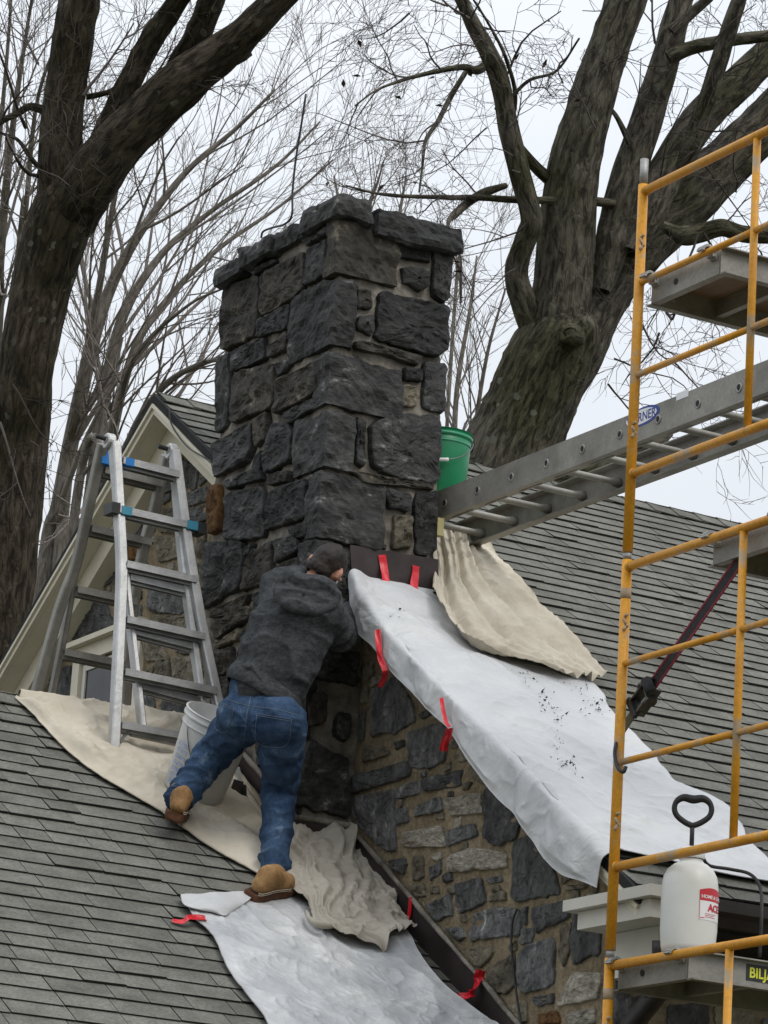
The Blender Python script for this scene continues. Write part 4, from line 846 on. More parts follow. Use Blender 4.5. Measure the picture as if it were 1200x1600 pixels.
# folded-back corner flap
ctrl = [[wing(282, 1398, .035), wing(340, 1394, .05), wing(401, 1393, .032)], [wing(291, 1415, .045), wing(345, 1412, .062), wing(388, 1407, .045)], [wing(335, 1426, .04), wing(351, 1430, .042), wing(362, 1424, .040)]]
A = spline(np.array(ctrl), 14); Gf = np.stack([spline(A[i], 18) for i in range(14)]); Gf = Gf+NRM*(.004*vnoise(Gf*14, 3))[..., None]
V = np.vstack([Gf.reshape(-1, 3), (Gf-NRM*.003).reshape(-1, 3)]); F = gridfaces(14, 18); F += [tuple(i+14*18 for i in f[::-1]) for f in F]; obj('folded_corner', V, F, M['sheet_creamy'], sheet2, True)
# ---- canvas drop cloth on the main roof beside the chimney
L = [(687, 838), (684, 872), (679, 905), (675, 932), (680, 956), (700, 985), (726, 1014), (775, 1030), (868, 1058)]
Rr = [(735, 836), (752, 858), (775, 878), (797, 900), (830, 935), (862, 968), (893, 1003), (918, 1035), (942, 1068)]
ctrl = [[mainr(a[0]*(1-t)+b_[0]*t, a[1]*(1-t)+b_[1]*t, .035 + .05*math.sin(math.pi*t)*(1-i/9)) for t in (0, .25, .5, .75, 1)] for i, (a, b_) in enumerate(zip(L, Rr))]
def d3(u, v, P):
    ph = v*26*(1-.25*u)+2.2*vnoise(np.stack([u*3, v*2, u*0], -1), 41)+3*u
    fold = np.sin(ph)*.022*(.35+.65*np.sin(math.pi*np.clip(u*1.05, 0, 1)))+.012*np.sin(ph*2.1+1)
    w = fold + .012*fbm(P*5, 3, 43)+.010*crease(P, 7, 44, 3)+.006*crease(P, 15, 45, 4)
    hem = np.exp(-(v/.05)**2)*.02 + np.exp(-((1-u)/.04)**2)*.006*np.sin(v*14)
    lat = np.zeros(P.shape); lat[..., 0] = .006*vnoise(P*9, 47); return w+.03+hem, lat
canvas1, _, _ = cloth('drop_cloth', ctrl, 200, 140, d3, M['canvas'], 'beige canvas drop cloth hanging down the upper roof right of the chimney', 'drop cloth')
# ---- canvas drop cloth under the ladder
L = [(22, 1092), (50, 1120), (100, 1172), (150, 1212), (200, 1242), (245, 1268), (300, 1308), (350, 1340), (400, 1368), (440, 1395)]
Rr = [(32, 1091), (90, 1101), (150, 1112), (215, 1122), (275, 1130), (330, 1139), (378, 1178), (410, 1215), (440, 1258), (470, 1288)]
ctrl = []
for i, (a, b_) in enumerate(zip(L, Rr)):
    row = []
    for t in (0, .33, .66, 1):
        p = wing(a[0]*(1-t)+b_[0]*t, a[1]*(1-t)+b_[1]*t, .010); row.append(p)
    if i < 6:                               # carried over the ridge and down the far side
        r0 = row[-1].copy(); row[-1] = np.array([r0[0], WY-.02, WZ+.025]); row += [np.array([r0[0]+.02, WY+.09, WZ-.03]), np.array([r0[0]+.05, WY+.30, WZ-.18])]
    else:
        r0 = row[-1].copy(); r0[0] = min(r0[0], CX0-.045); row[-1] = r0; row += [r0+(0.005, .02, .04), r0+(.01, .03, .09)]
    ctrl.append(row)
def d4(u, v, P):
    ph = v*19+1.5*vnoise(np.stack([u*5, v*2, u*0+3], -1), 51)+4*u
    roll = np.exp(-((v-.10)/.07)**2)*.045
    fold = (.055*(1-abs(np.sin(ph*.42)))**1.4-.004)*(.12+1.1*u)+.010*np.sin(ph*2.3+1)*(.3+u)
    w = roll*(1+.3*np.sin(u*30+4*vnoise(P*3, 57)))+fold*np.clip(1.3-v, .2, 1)+.014*fbm(P*5, 3, 53)+.012*crease(P, 4.5, 54, 3)+.007*crease(P, 11, 56, 4)
    return w*np.clip(u*8, .15, 1)*np.clip(.25+v*14, 0, 1)+.010
canvas2, _, _ = cloth('drop_cloth', ctrl, 240, 130, d4, M['canvas'], 'long canvas drop cloth over the lower ridge, beneath the silver ladder', 'drop cloth')
# ---- crumpled grey canvas by the wall flashing
L = [(425, 1325), (428, 1352), (440, 1380), (455, 1402), (478, 1424), (495, 1452), (540, 1474), (590, 1481)]
Rr = [(455, 1290), (500, 1303), (548, 1318), (560, 1345), (585, 1365), (604, 1395), (620, 1430), (638, 1468)]
ctrl = []
for i, (a, b_) in enumerate(zip(L, Rr)): ctrl.append([wing(a[0]*(1-t)+b_[0]*t, a[1]*(1-t)+b_[1]*t, .03+.02*math.sin(math.pi*t)) for t in (0, .25, .5, .75, 1)])
def d5(u, v, P):
    ph = (v*.8+u*.6)*20+3.5*vnoise(np.stack([u*4, v*4, u*0+7], -1), 61)
    fold = (.026*(1-abs(np.sin(ph*.36)))**1.4-.01)*np.clip(1.15-u, .35, 1)+.008*np.sin(ph*1.9+2)
    bump = .055*np.exp(-((u-.28)/.10)**2-((v-.85)/.16)**2)*(1+.6*np.sin(v*40+u*30))
    lat = np.zeros(P.shape); lat[..., 0] = .012*vnoise(P*8, 67); lat[..., 1] = .012*vnoise(P*8, 68)
    return fold+bump+.012*crease(P, 9, 64, 3)+.007*crease(P, 19, 65, 4)+.016*fbm(P*7, 3, 63)+.042+.02*np.exp(-((1-u)/.06)**2), lat
canvas3, _, _ = cloth('drop_cloth', ctrl, 190, 170, d5, M['canvas_grey'], 'crumpled grey canvas drop cloth bunched beside the brown wall flashing', 'drop cloth')
# roll of cloth lip left on the hem of the crumpled canvas
hl = [wing(px, py, o_) for px, py, o_ in ((478, 1424, .06), (487, 1440, .075), (505, 1446, .08), (535, 1442, .075), (552, 1432, .07), (540, 1424, .07))]
V, F = tube(spline(hl, 40), np.interp(np.linspace(0, 1, 40), [0, .2, .7, 1], [.006, .015, .013, .004]), 10); V = V+NRM*(.006*vnoise(V*18, 5))[:, None]; obj('rolled_hem', V, F, M['canvas_grey'], canvas3, True)

# ---- crumbs on the white sheet
rng = random.Random(77); cb = MB()
def crumb(p, s):
    a = np.array([[rng.gauss(0, 1) for _ in range(3)] for _ in range(4)]); a -= a.mean(0); cb.add(p+NRM*s*.6+a*s*.7, [(0, 1, 2), (0, 2, 3), (0, 3, 1), (1, 3, 2)])
def nearest(px, py):
    q = mainr(px, py, .03); d = np.linalg.norm(G1.reshape(-1, 3)-q, axis=1); return G1.reshape(-1, 3)[d.argmin()]+N1.reshape(-1, 3)[d.argmin()]*.004
trail = [(818, 1058), (835, 1064), (850, 1080), (852, 1108), (868, 1112), (862, 1135), (870, 1165), (872, 1180), (885, 1196), (900, 1200), (925, 1110), (935, 1104), (945, 1100), (905, 1072), (890, 1066), (620, 967)]
for k in range(150):
    a = rng.choice(trail); crumb(nearest(a[0]+rng.gauss(0, 9), a[1]+rng.gauss(0, 8)), rng.choice((.0035, .0045, .006, .008)))
o = cb.build('stone_crumbs', M['crumb_hole_shade']); o['kind'] = 'stuff'; o['label'] = 'dark stone crumbs scattered on the upper white sheet'; o['category'] = 'debris'
# two tears in the sheet show as small dark scraps of torn film
# ================================================================ RED TAPE, every strip a thing
def tape(P, w, label, wdir=None, n=16, wav=.004, seed=1):
    P = spline(np.array(P, float), n); T = np.gradient(P, axis=0); T /= np.linalg.norm(T, axis=1)[:, None]
    wd = np.array(wdir if wdir is not None else RI, float); Wd = wd-T*(T@wd)[:, None]; Wd /= np.linalg.norm(Wd, axis=1)[:, None]; N = np.cross(T, Wd); k = 5
    view = O-P.mean(0)
    if (N@view).mean() < 0: N = -N
    G = np.stack([P+Wd*w*(j/(k-1)-.5)*(1+.06*vnoise(P*30, seed)[:, None])+N*(wav*vnoise(P*22+j*.35, seed+1))[:, None] for j in range(k)], 1)
    V = np.vstack([G.reshape(-1, 3), (G-N[:, None, :]*.0012).reshape(-1, 3)]); F = gridfaces(n, k); m_ = n*k
    B = [i*k for i in range(n)][::-1]+list(range(1, k))+[i*k+k-1 for i in range(1, n)]+[(n-1)*k+j for j in range(k-2, 0, -1)]
    F = F+[tuple(i+m_ for i in f[::-1]) for f in F]+[(B[i], B[(i+1) % len(B)], B[(i+1) % len(B)]+m_, B[i]+m_) for i in range(len(B))]
    o = obj('red_tape', V, F, M['tape'], None, False, base=P.mean(0)); return tag(o, label, 'tape', 'strips of red tape holding the sheets')
X = (1, 0, 0)
tape([ony(597, 867, -.029), ony(600, 885, -.034), ony(603, 905, -.075), ony(607, 930, -.13)], .040, 'wide red tape strip, left one of two on the upper brown flashing', X, seed=1)
tape([ony(650, 884, -.029), ony(649, 898, -.034), ony(647, 915, -.075), ony(648, 936, -.13)], .038, 'red tape strip nearest the canvas on the upper brown flashing', X, seed=2)
tape([onx(590, 984, RK-.050), onx(592, 1010, RK-.055), onx(595, 1030, RK-.050), onx(602, 1048, RK-.045), onx(600, 1060, RK-.02), onx(594, 1074, RK-.01)], .026, 'red tape strip curling off the sheet edge just below the worker’s hands'.replace('’', "'"), RI, seed=3, wav=.01)
tape([onx(690, 1090, RK-.05), onx(692, 1108, RK-.055), onx(697, 1128, RK-.05), onx(702, 1136, RK-.045)], .018, 'thin red tape strip on the sheet edge above a loose red tail', RI, seed=4, wav=.006)
tape([onx(703, 1138, RK-.04), onx(700, 1150, RK-.03), onx(694, 1164, RK-.025), onx(693, 1174, RK-.02)], .034, 'short twisted red tape tail dangling over the stone wall', RI, seed=5, wav=.012)
tape([wing(270, 1436, .02), wing(285, 1440, .022), wing(294, 1434, .045), wing(305, 1433, .038), wing(321, 1436, .034)], .036, 'crooked red tape at the folded corner of the lower white sheet', UPS, seed=6, wav=.01)
tape([onx(641, 1402, -.035), onx(640, 1420, -.035), onx(638, 1436, -.038), onx(636, 1447, -.05)], .026, 'upright red tape strip on wall flashing beside the crumpled canvas', (0, 1, 0), seed=7)
tape([onx(752, 1516, -.04), onx(746, 1532, -.045), onx(738, 1550, -.075), onx(728, 1556, -.085), onx(708, 1562, -.10)], .046, 'folded red tape at the foot of the wall flashing, lowest of all', RI*.6+UP*.8, seed=8, wav=.012)

# ================================================================ SCAFFOLD FRAMES
SX = -.55; SY0, SYM, SY1 = -2.990, -3.745, -4.510; STOP = (6.554, 5.035, 3.516)
def text_mesh(s, size=1.0, bold=0.0):
    c = bpy.data.curves.new('t', 'FONT'); c.body = s; c.size = size; c.offset = bold; c.resolution_u = 4; o = bpy.data.objects.new('t', c); COL.objects.link(o)
    dg = bpy.context.evaluated_depsgraph_get(); me = bpy.data.meshes.new_from_object(o.evaluated_get(dg)); V = np.array([v.co[:] for v in me.vertices]); F = [tuple(p.vertices) for p in me.polygons]
    bpy.data.objects.remove(o); bpy.data.meshes.remove(me); return V, F
def frame(zt, label, top=False):
    t = thing('scaffolding', label, 'scaffold', (SX, SY0, zt-1.46), 'yellow scaffold frames stacked at the right')
    def tb(name, a, b_, r, n=16, m=None, par=None):
        V, F = tube([a, (np.array(a)+np.array(b_))/2, b_], r, n); return obj(name, V, F, m or M['yellow'], par or t, True)
    for y in (SY0, SY1):
        p = tb('post', (SX, y, zt-1.462), (SX, y, zt+.028), .0200)
        tb('coupling_pin', (SX, y, zt+.028), (SX, y, zt+(.135 if top else .060)), .0165, 14, M['galv'], p)
        tb('joint_collar', (SX, y, zt-.125), (SX, y, zt-.085), .0206, 16, M['scuff'], p) if not top else None
        for dz in (-.24, -1.0):
            q = np.array([SX-.008, y-.016, zt+dz]); k = MB(); k.tube([q, q+(-.012, -.035, 0)], .0065, 8); k.tube([q+(0, 0, .045), q+(-.008, -.024, .045)], .0065, 8)
            for a in (-1, 1): k.bar(q+(-.010, -.028, 0), q+(-.030, -.034, a*.022), .006, .012)
            k.build('lock_stud', M['scuff'], p, True)
    tb('top_bar', (SX, SY0-.012, zt), (SX, SY1+.012, zt), .0178)
    tb('lower_bar', (SX, SY0-.012, zt-1.152), (SX, SY1+.012, zt-1.152), .0178)
    tb('inner_post', (SX, SYM, zt-.012), (SX, SYM, zt-1.140), .0150)
    for dz in (-.378, -.757):
        tb('rung', (SX, SY0-.012, zt+dz), (SX, SYM+.01, zt+dz), .0128); tb('rung', (SX, SYM-.01, zt+dz), (SX, SY1+.012, zt+dz), .0128)
    for y, z in ((SY0-.020, 0), (SY0-.020, -1.152), (SYM, 0), (SYM, -1.152)):      # weld beads
        ax = ((0, 0, 1), (1, 0, 0), (0, 1, 0)); V, F = lathe([(.0185, -.008), (.0215, 0), (.0185, .008)], 14, (SX, y, zt+z), ax if y != SYM else np.eye(3)); obj('weld', V, F, M['yellow'], t, True)
    return t
frame(STOP[0], 'topmost yellow scaffold frame, its bare grey pin pointing at the sky', True)
frame(STOP[1], 'middle yellow scaffold frame with a ratchet strap hooked on its rung')
frame(STOP[2], 'lowest yellow scaffold frame, rising from below beside the eave corner')
# ---- scaffold planks
def plank(y0, y1, zb, label, L=2.1, decal=False):
    z1 = zb+.020; t = thing('scaffold_plank', label, 'plank', (SX, (y0+y1)/2, zb), 'scaffold planks hooked on the frames'); x0 = SX+.045; x1 = x0+L
    for y, s in ((y0, 1), (y1, -1)):
        k = MB(); k.aabb((x0, y-.003, zb-.085), (x1, y+.003, z1)); k.aabb((x0, y+s*.0031, zb-.085), (x1, y+s*.034, zb-.079)); k.aabb((x0, y+s*.0031, z1-.005), (x1, y+s*.034, z1)); r_ = k.build('side_rail', M['alu_dark'], t)
        for i in range(3):
            for dz in (-.02, -.045): 
                V, F = lathe([(.009, 0), (.008, .005), (.003, .007), (.0, .007)], 10, (x0+.04+i*.03, y-s*.003, zb+dz), ((1, 0, 0), (0, 0, 1), (0, -s, 0))); obj('rivet', V, F, M['galv'], r_, True)
    k = MB(); a, b_ = min(y0, y1)+.004, max(y0, y1)-.004
    k.aabb((x0-.004, a, zb-.082), (x0+.002, b_, z1-.008)); k.aabb((x0+.0021, a, zb-.082), (x0+.032, b_, zb-.077)); e = k.build('end_beam', M['alu_dark'], t)
    V, F = lathe([(.013, 0), (.013, .003), (.008, .0031), (.0, .0032)], 12, (x0-.004, (a+b_)/2+.06, zb-.035), ((0, 1, 0), (0, 0, 1), (-1, 0, 0))); obj('bolt_hole_shade', V, F, M['black'], e, True)  # raised black disc paints the shade of an open bolt hole
    k = MB(); k.aabb((x0+.033, a+.001, z1-.022), (x1, b_-.001, z1-.007)); k.build('deck', M['plywood'], t)
    for i in range(4): k = MB(); k.aabb((x0+.3+i*.5, a+.001, zb-.07), (x0+.33+i*.5, b_-.001, z1-.023)); k.build('cross_member', M['alu_dark'], t)
    for y in (a+.03, b_-.03):
        k = MB(); ang = np.linspace(-.5, 3.0, 12); P = [(SX+.025*math.cos(q), y, zb+.0+.026*math.sin(q)) for q in ang]
        for i in range(11): k.bar(P[i], P[i+1], .040, .010, np.array(P[i])-(SX, y, zb))
        k.bar((SX+.026, y, zb+.01), (x0-.004, y, zb-.02), .040, .010); k.build('hook', M['galv'], t)
    if decal:
        yy = min(y0, y1)-.004; a0 = ony(1166, 1520, yy); zc = a0[2]+.004
        k = MB(); k.aabb((a0[0], yy-.0015, zc-.030), (a0[0]+.20, yy, zc+.030)); d = k.build('decal', M['black'], t)
        V, F = text_mesh('BILJAX', .052, .0012); V = np.stack([V[:, 0]*.95+a0[0]+.012, np.full(len(V), yy-.0022), V[:, 1]+zc-.018], 1); obj('decal_lettering', V, F, M['decal_yellow'], d)
    return t
bar_y = lambda px, py, z: onz(px, py, z)
plank(-3.015, -3.47, STOP[0]-.378, 'aluminium scaffold plank seen from below on the topmost frame')
ym = onx(1100, 848, SX)[1]; plank(ym, ym-.48, STOP[1], 'scaffold plank on the middle frame, cut by the right picture edge')
plank(-2.985, -3.43, STOP[2], 'scaffold plank carrying the white pump sprayer, black and yellow maker plate', decal=True)

# ================================================================ PUMP SPRAYER
sp0 = onz(1077, 1488, STOP[2]+.022); sp0 = np.array([SX+.20, -3.20, STOP[2]+.0205]); 
k_ = None
best = 1e9
for xx in np.linspace(SX+.1, SX+.7, 61):
    for yy in np.linspace(-3.40, -3.02, 39):
        q = proj((xx, yy, STOP[2]+.0205)); e = abs(q[0]-1074)+.2*abs(q[1]-1490)
        if e < best: best = e; sp0 = np.array([xx, yy, STOP[2]+.0205])
spr = thing('pump_sprayer', 'white translucent pump sprayer with black handle standing on the lowest plank', 'sprayer', tuple(sp0))
JR = .104
V, F = lathe([(0, .002), (.08, .0), (.094, .006), (.099, .03), (JR, .09), (JR, .20), (JR-.001, .25), (.098, .285), (.084, .312), (.06, .332), (.042, .340), (.041, .372), (.0, .373)], 48, sp0); tank = obj('tank', V, F, M['jug'], spr, True)
V, F = lathe([(.046, .352), (.05, .356), (.05, .384), (.044, .392), (.02, .398), (.0, .398)], 32, sp0); obj('cap', V, F, M['white_plastic'], spr, True)
V, F = tube([sp0+(0, 0, .39), sp0+(0, 0, .44), sp0+(0, 0, .485)], .0085, 12); obj('pump_rod', V, F, M['black'], spr, True)
hd = np.array([RI[0], RI[1], 0]); hd /= np.linalg.norm(hd); hc = sp0+(0, 0, .475)
hp = [(0, 0), (-.028, .012), (-.058, .035), (-.068, .062), (-.060, .088), (-.035, .103), (0, .098), (.035, .103), (.060, .088), (.068, .062), (.058, .035), (.028, .012), (0, 0)]
hp = spline(np.array([hc+hd*a+np.array([0, 0, 1])*b_ for a, b_ in hp]), 60); rr = np.interp(np.linspace(0, 1, 60), [0, .1, .3, .42, .5, .58, .7, .9, 1], [.011, .011, .010, .014, .016, .014, .010, .011, .011]); V, F = tube(hp, rr, 12); obj('handle', V, F, M['black'], spr, True)
vd = O-sp0; va = math.atan2(vd[1], vd[0])                      # angle of the jug side facing the viewpoint
def onjug(u, v, r=JR): a = va+u; return np.stack([sp0[0]+r*np.cos(a), sp0[1]+r*np.sin(a), sp0[2]+v], -1)
def jugpatch(name, u0, u1, v0, v1, m, r, par, arch=0):
    uu, vv = np.meshgrid(np.linspace(u0, u1, 16), np.linspace(0, 1, 6), indexing='ij'); top_ = v1+arch*np.sin(np.pi*(uu-u0)/(u1-u0)); vv = v0+(top_-v0)*vv
    return obj(name, onjug(uu, vv, r).reshape(-1, 3), gridfaces(16, 6), m, par, True)
la0, la1 = .35, 1.45
lab = jugpatch('label', la0, la1, .118, .222, M['label_white'], JR+.0012, tank); jugpatch('label_band', la0, la1, .188, .226, M['label_red'], JR+.0020, tank, .010)
def jugtext(s, u0, v0, size, m, bold=0):
    V, F = text_mesh(s, size, bold); P = onjug(u0+V[:, 0]/JR, v0+V[:, 1], JR+.0028); obj('label_text', P, F, m, tank)
jugtext('HOME & GARDEN', la0+.06, .197, .0175, M['label_white'], .0004); jugtext('ACE', la0+.34, .152, .036, M['label_red'], .0016)
for i in range(3): jugpatch('label_line', la0+.22, la0+.22+(.55, .42, .50)[i], .140-i*.006, .1418-i*.006, M['label_red'], JR+.0020, tank)
jugpatch('label_line', la0+.04, la0+.2, .1235, .1262, M['label_red'], JR+.0020, tank)
for p in ((la0, la0+.015),): jugpatch('label_line', p[0], p[1], .118, .188, M['label_red'], JR+.0020, tank)
hs = [sp0+(0.03, -.02, .372), ony(1108, 1352, sp0[1]+.05), ony(1140, 1358, sp0[1]+.05), ony(1172, 1366, sp0[1]), ony(1188, 1388, sp0[1]-.05), ony(1190, 1430, sp0[1]-.1), ony(1187, 1495, sp0[1]-.1)]
V, F = tube(spline(hs, 60), .0065, 9); obj('hose', V, F, M['black'], spr, True)

# ================================================================ RATCHET STRAP
st = thing('ratchet_strap', 'black and red ratchet strap slanting behind the middle yellow frame', 'strap', tuple(onx(1010, 1085, -.50)))
A, B_ = onx(1158, 872, -.49), onx(1021, 1068, -.49); d = (B_-A)/np.linalg.norm(B_-A); w = np.cross(d, (1, 0, 0)); w /= np.linalg.norm(w)
def ribbon(name, a, b_, w0, w1, m, off=0, t=.002, par=None):
    V = [a+w*w0+(off, 0, 0), a+w*w1+(off, 0, 0), b_+w*w1+(off, 0, 0), b_+w*w0+(off, 0, 0)]; V += [v+np.array([t, 0, 0]) for v in V]
    return obj(name, V, [(0, 1, 2, 3), (7, 6, 5, 4), (0, 4, 5, 1), (1, 5, 6, 2), (2, 6, 7, 3), (3, 7, 4, 0)], m, par or st)
web = ribbon('webbing', A, B_, -.024, .024, M['strap']); ribbon('red_edge', A, B_, -.028, -.0185, M['strap_red'], -.0012, .004, web); ribbon('red_edge', A, B_, .0185, .028, M['strap_red'], -.0012, .004, web)
A2, B2 = onx(1000, 1098, -.49), onx(966, 1150, -.50); d2_ = (B2-A2)/np.linalg.norm(B2-A2); ribbon('short_webbing', A2, B2, -.022, .022, M['strap_olive'])
rc = onx(1007, 1090, -.505); R_ = MB()
for s in (-1, 1): R_.bar(rc-d*.075+w*s*.032, rc+d*.065+w*s*.032, .008, .045, (1, 0, 0))
R_.bar(rc-w*.036-d*.03, rc+w*.036-d*.03, .024, .022, (1, 0, 0)); R_.bar(rc-w*.04+d*.05, rc+w*.04+d*.05, .022, .022, (1, 0, 0)); R_.build('ratchet_frame', M['gunmetal'], st)
V, F = tube([rc-d*.055-w*.034+(-.012, 0, 0), rc-d*.055+w*.034+(-.012, 0, 0)], .022, 14); obj('spool', V, F, M['strap'], st, True)
for s in (-1, 1):
    V, F = lathe([(.0, .006), (.026, .006), (.026, -.004), (.0, -.004)], 14, rc-d*.02+w*s*.04, (d, (1, 0, 0), w*s)); obj('gear', V, F, M['gunmetal'], st)
k = MB(); k.bar(rc+d*.06-w*.045+(-.02, 0, 0), rc+d*.06+w*.045+(-.02, 0, 0), .024, .018, (1, 0, 0)); k.build('ratchet_handle', M['black'], st)
hk = [onx(968, 1148, -.52), onx(962, 1165, -.575), onx(961, 1182, -.585), onx(966, 1200, -.590), onx(974, 1206, -.585), onx(978, 1198, -.575)]
V, F = tube(spline(hk, 30), .0075, 10); obj('hook', V, F, M['black'], st, True)

# ================================================================ EXTENSION LADDER used as a walkway
LX0, LX1, LZ0, LZ1 = .42, .82, 6.052, 6.192; LY0, LY1 = .66, -4.6
lad = thing('extension_ladder', 'weathered aluminium ladder laid flat from the chimney to the scaffold', 'ladder', (LX0, LY0, LZ0))
def rail(x, s):
    k = MB(); k.aabb((x-.003, LY1, LZ0), (x+.003, LY0, LZ1)); k.aabb((x+s*.0031, LY1, LZ0), (x+s*.048, LY0, LZ0+.006)); k.aabb((x+s*.0031, LY1, LZ1-.006), (x+s*.048, LY0, LZ1)); return k.build('rail', M['alu_dark'], lad)
r0 = rail(LX0, 1); r1 = rail(LX1, -1); zr = (LZ0+LZ1)/2
y0 = onx(696, 780, LX0)[1]; stp = (onx(1157, 581, LX0)[1]-y0)/8
for i in range(-1, 15):
    y = y0+stp*i
    if y > LY0-.05: continue
    P = [(LX0+.004, y, zr-.02), (LX0+.03, y, zr-.02), (LX0+.06, y, zr-.02), (LX1-.06, y, zr-.02), (LX1-.03, y, zr-.02), (LX1-.004, y, zr-.02)]
    V, F = tube(P, [.024, .022, .0155, .0155, .022, .024], 14); obj('rung', V, F, M['alu_dark'], lad, True)
    V, F = lathe([(.021, 0), (.021, .005), (.0145, .0055), (.0135, .001), (.0, .0008)], 16, (LX0-.003, y, zr-.005), ((0, 1, 0), (0, 0, 1), (-1, 0, 0))); f_ = obj('rung_end', V, F, M['galv'], r0, True)
    V, F = lathe([(.0135, .0), (.0, .0005)], 14, (LX0-.0058, y, zr-.005), ((0, 1, 0), (0, 0, 1), (-1, 0, 0))); obj('rung_hole_shade', V, F, M['crumb_hole_shade'], r0)  # flat dark disc paints the shade inside the open rung end
    k = MB(); k.bar((LX0+.034, y-.02, LZ0+.006), (LX0+.034, y-.20, LZ0+.006), .006, .02); k.build('brace', M['alu_dark'], lad)
def decal_oval(py_, a, b_, m, x):
    t_ = np.linspace(0, 2*math.pi, 32, endpoint=False); c = onx(*py_, x); V = [c]+[c+np.array([0, -a*math.cos(q)*1, b_*math.sin(q)]) for q in t_]; return [np.array(v)*(0, 1, 1)+(x, 0, 0) for v in V], [(0, i+1, (i+1) % 32+1) for i in range(32)]
V, F = decal_oval((1005, 650), .125, .042, M['decal_blue'], LX0-.0045); dd_ = obj('decal', V, F, M['decal_blue'], r0)
V, F = decal_oval((1002, 651), .118, .033, M['label_white'], LX0-.0055); obj('decal_face', V, F, M['label_white'], r0)
V, F = text_mesh('WERNER', .058, .001); c = onx(1002, 651, LX0-.0062); wd = V[:, 0].max(); V = np.stack([np.full(len(V), LX0-.0062), c[1]-(V[:, 0]-wd/2)*.95, c[2]+V[:, 1]-.020], 1); obj('decal_lettering', V, [f[::-1] for f in F], M['decal_blue'], r0)
c = onx(1066, 617, LX0-.005); k = MB(); k.aabb((LX0-.0048, c[1]-.045, c[2]-.016), (LX0-.0035, c[1]+.045, c[2]+.016)); k.build('sticker', M['label_white'], r0)
c = onx(691, 838, .40); k = MB(); k.aabb((.365, c[1]-.01, LZ0-.105), (.40, c[1]+.03, LZ0-.02)); tag(k.build('foam_block', M['foam'], base=(.42, c[1], zm(c[1]))), 'small yellow foam block wedged under the ladder end by the chimney', 'foam block')

# ================================================================ PAILS
def pail(name, label, base, axis, m, rim, h=.365, r0=.130, r1=.150, hand=True, side=None):
    axis = np.array(axis, float); axis /= np.linalg.norm(axis); a1 = np.cross(axis, (0, 1, .2)); a1 /= np.linalg.norm(a1); a2 = np.cross(axis, a1); ax = (a1, a2, axis)
    t = thing(name, label, 'bucket', tuple(base)); f = lambda z: r0+(r1-r0)*z/h
    V, F = lathe([(0, .004), (r0-.01, .0), (r0, .008), (f(h*.78), h*.78), (f(h), h), (f(h)-.004, h), (f(h*.1)-.004, .02), (0, .015)], 48, base, ax); obj('body', V, F, m, t, True)
    for i, (za, zb_, e) in enumerate(((.985, 1.0, .007), (.90, .945, .008), (.80, .83, .005))):
        V, F = lathe([(f(h*za)-.001, h*za), (f(h*za)+e, h*za+.003), (f(h*zb_)+e, h*zb_-.002), (f(h*zb_)-.001, h*zb_+.001)], 48, base, ax); obj('rim_band', V, F, rim, t, True)
    return t, ax, f, h
gb = onz(690, 772, LZ1+.003); gb[0] = max(gb[0], CX1+.17); 
best = 1e9
for xx in np.linspace(CX1+.165, 1.0, 40):
    for yy in np.linspace(-.3, .6, 46):
        q = proj((xx, yy, LZ1+.002)); e = abs(q[0]-682)+.3*abs(q[1]-772)
        if e < best: best = e; gb = np.array([xx, yy, LZ1+.002])
gp, ax, f, h = pail('green_bucket', 'green plastic bucket standing on the flat ladder behind the chimney', gb, (0, 0, 1), M['green'], M['green_light'], h=.335)
# bail hanging down on the near side
th = np.linspace(0, math.pi, 30); vdir = (O-gb)*(1, 1, 0); vdir /= np.linalg.norm(vdir); sd_ = np.cross((0, 0, 1), vdir)
P = np.array([gb+sd_*.158*math.cos(q)+vdir*(.158*math.sin(q)+.004)+np.array([0, 0, .300-.135*math.sin(q)]) for q in th]); V, F = tube(P, .0028, 6); bl = obj('bail', V, F, M['wire'], gp, True)
V, F = tube(P[12:20]+vdir*.004+np.array([0, 0, -.001]), .0095, 10); obj('grip', V, F, M['white_plastic'], bl, True)
wb = wing(301, 1240, .035)
wp, ax, f, h = pail('white_bucket', 'dirty white pail tilted on the drop cloth behind the worker’s leg'.replace('’', "'"), wb, NRM*.92+np.array([.05, .0, .12]), M['pail'], M['pail'], h=.385, r0=.138, r1=.160)
def onpail(u, v, e=.002): return wb+(ax[0]*math.cos(u)+ax[1]*math.sin(u))*(f(v)+e)+ax[2]*v
vv_ = O-wb; ua = math.atan2(vv_@ax[1], vv_@ax[0])
for s in (1,):
    best = max((-1, 1), key=lambda q: -(onpail(ua+q*.9, .1)-wb)@RI)
    for i in range(7): 
        v0 = .035+i*.030; G_p = np.array([[onpail(ua+best*(.62+.5*(a/5)), v0+.017*b_) for b_ in (0, 1)] for a in range(6)]).reshape(-1, 3); obj('print', G_p, gridfaces(6, 2), M['pail_print'], wp, True)
P = [onpail(ua-best*(.9-1.8*t), .31-.16*math.sin(math.pi*t), .006) for t in np.linspace(0, 1, 30)]; V, F = tube(P, .0022, 6); obj('bail', V, F, M['wire'], wp, True)
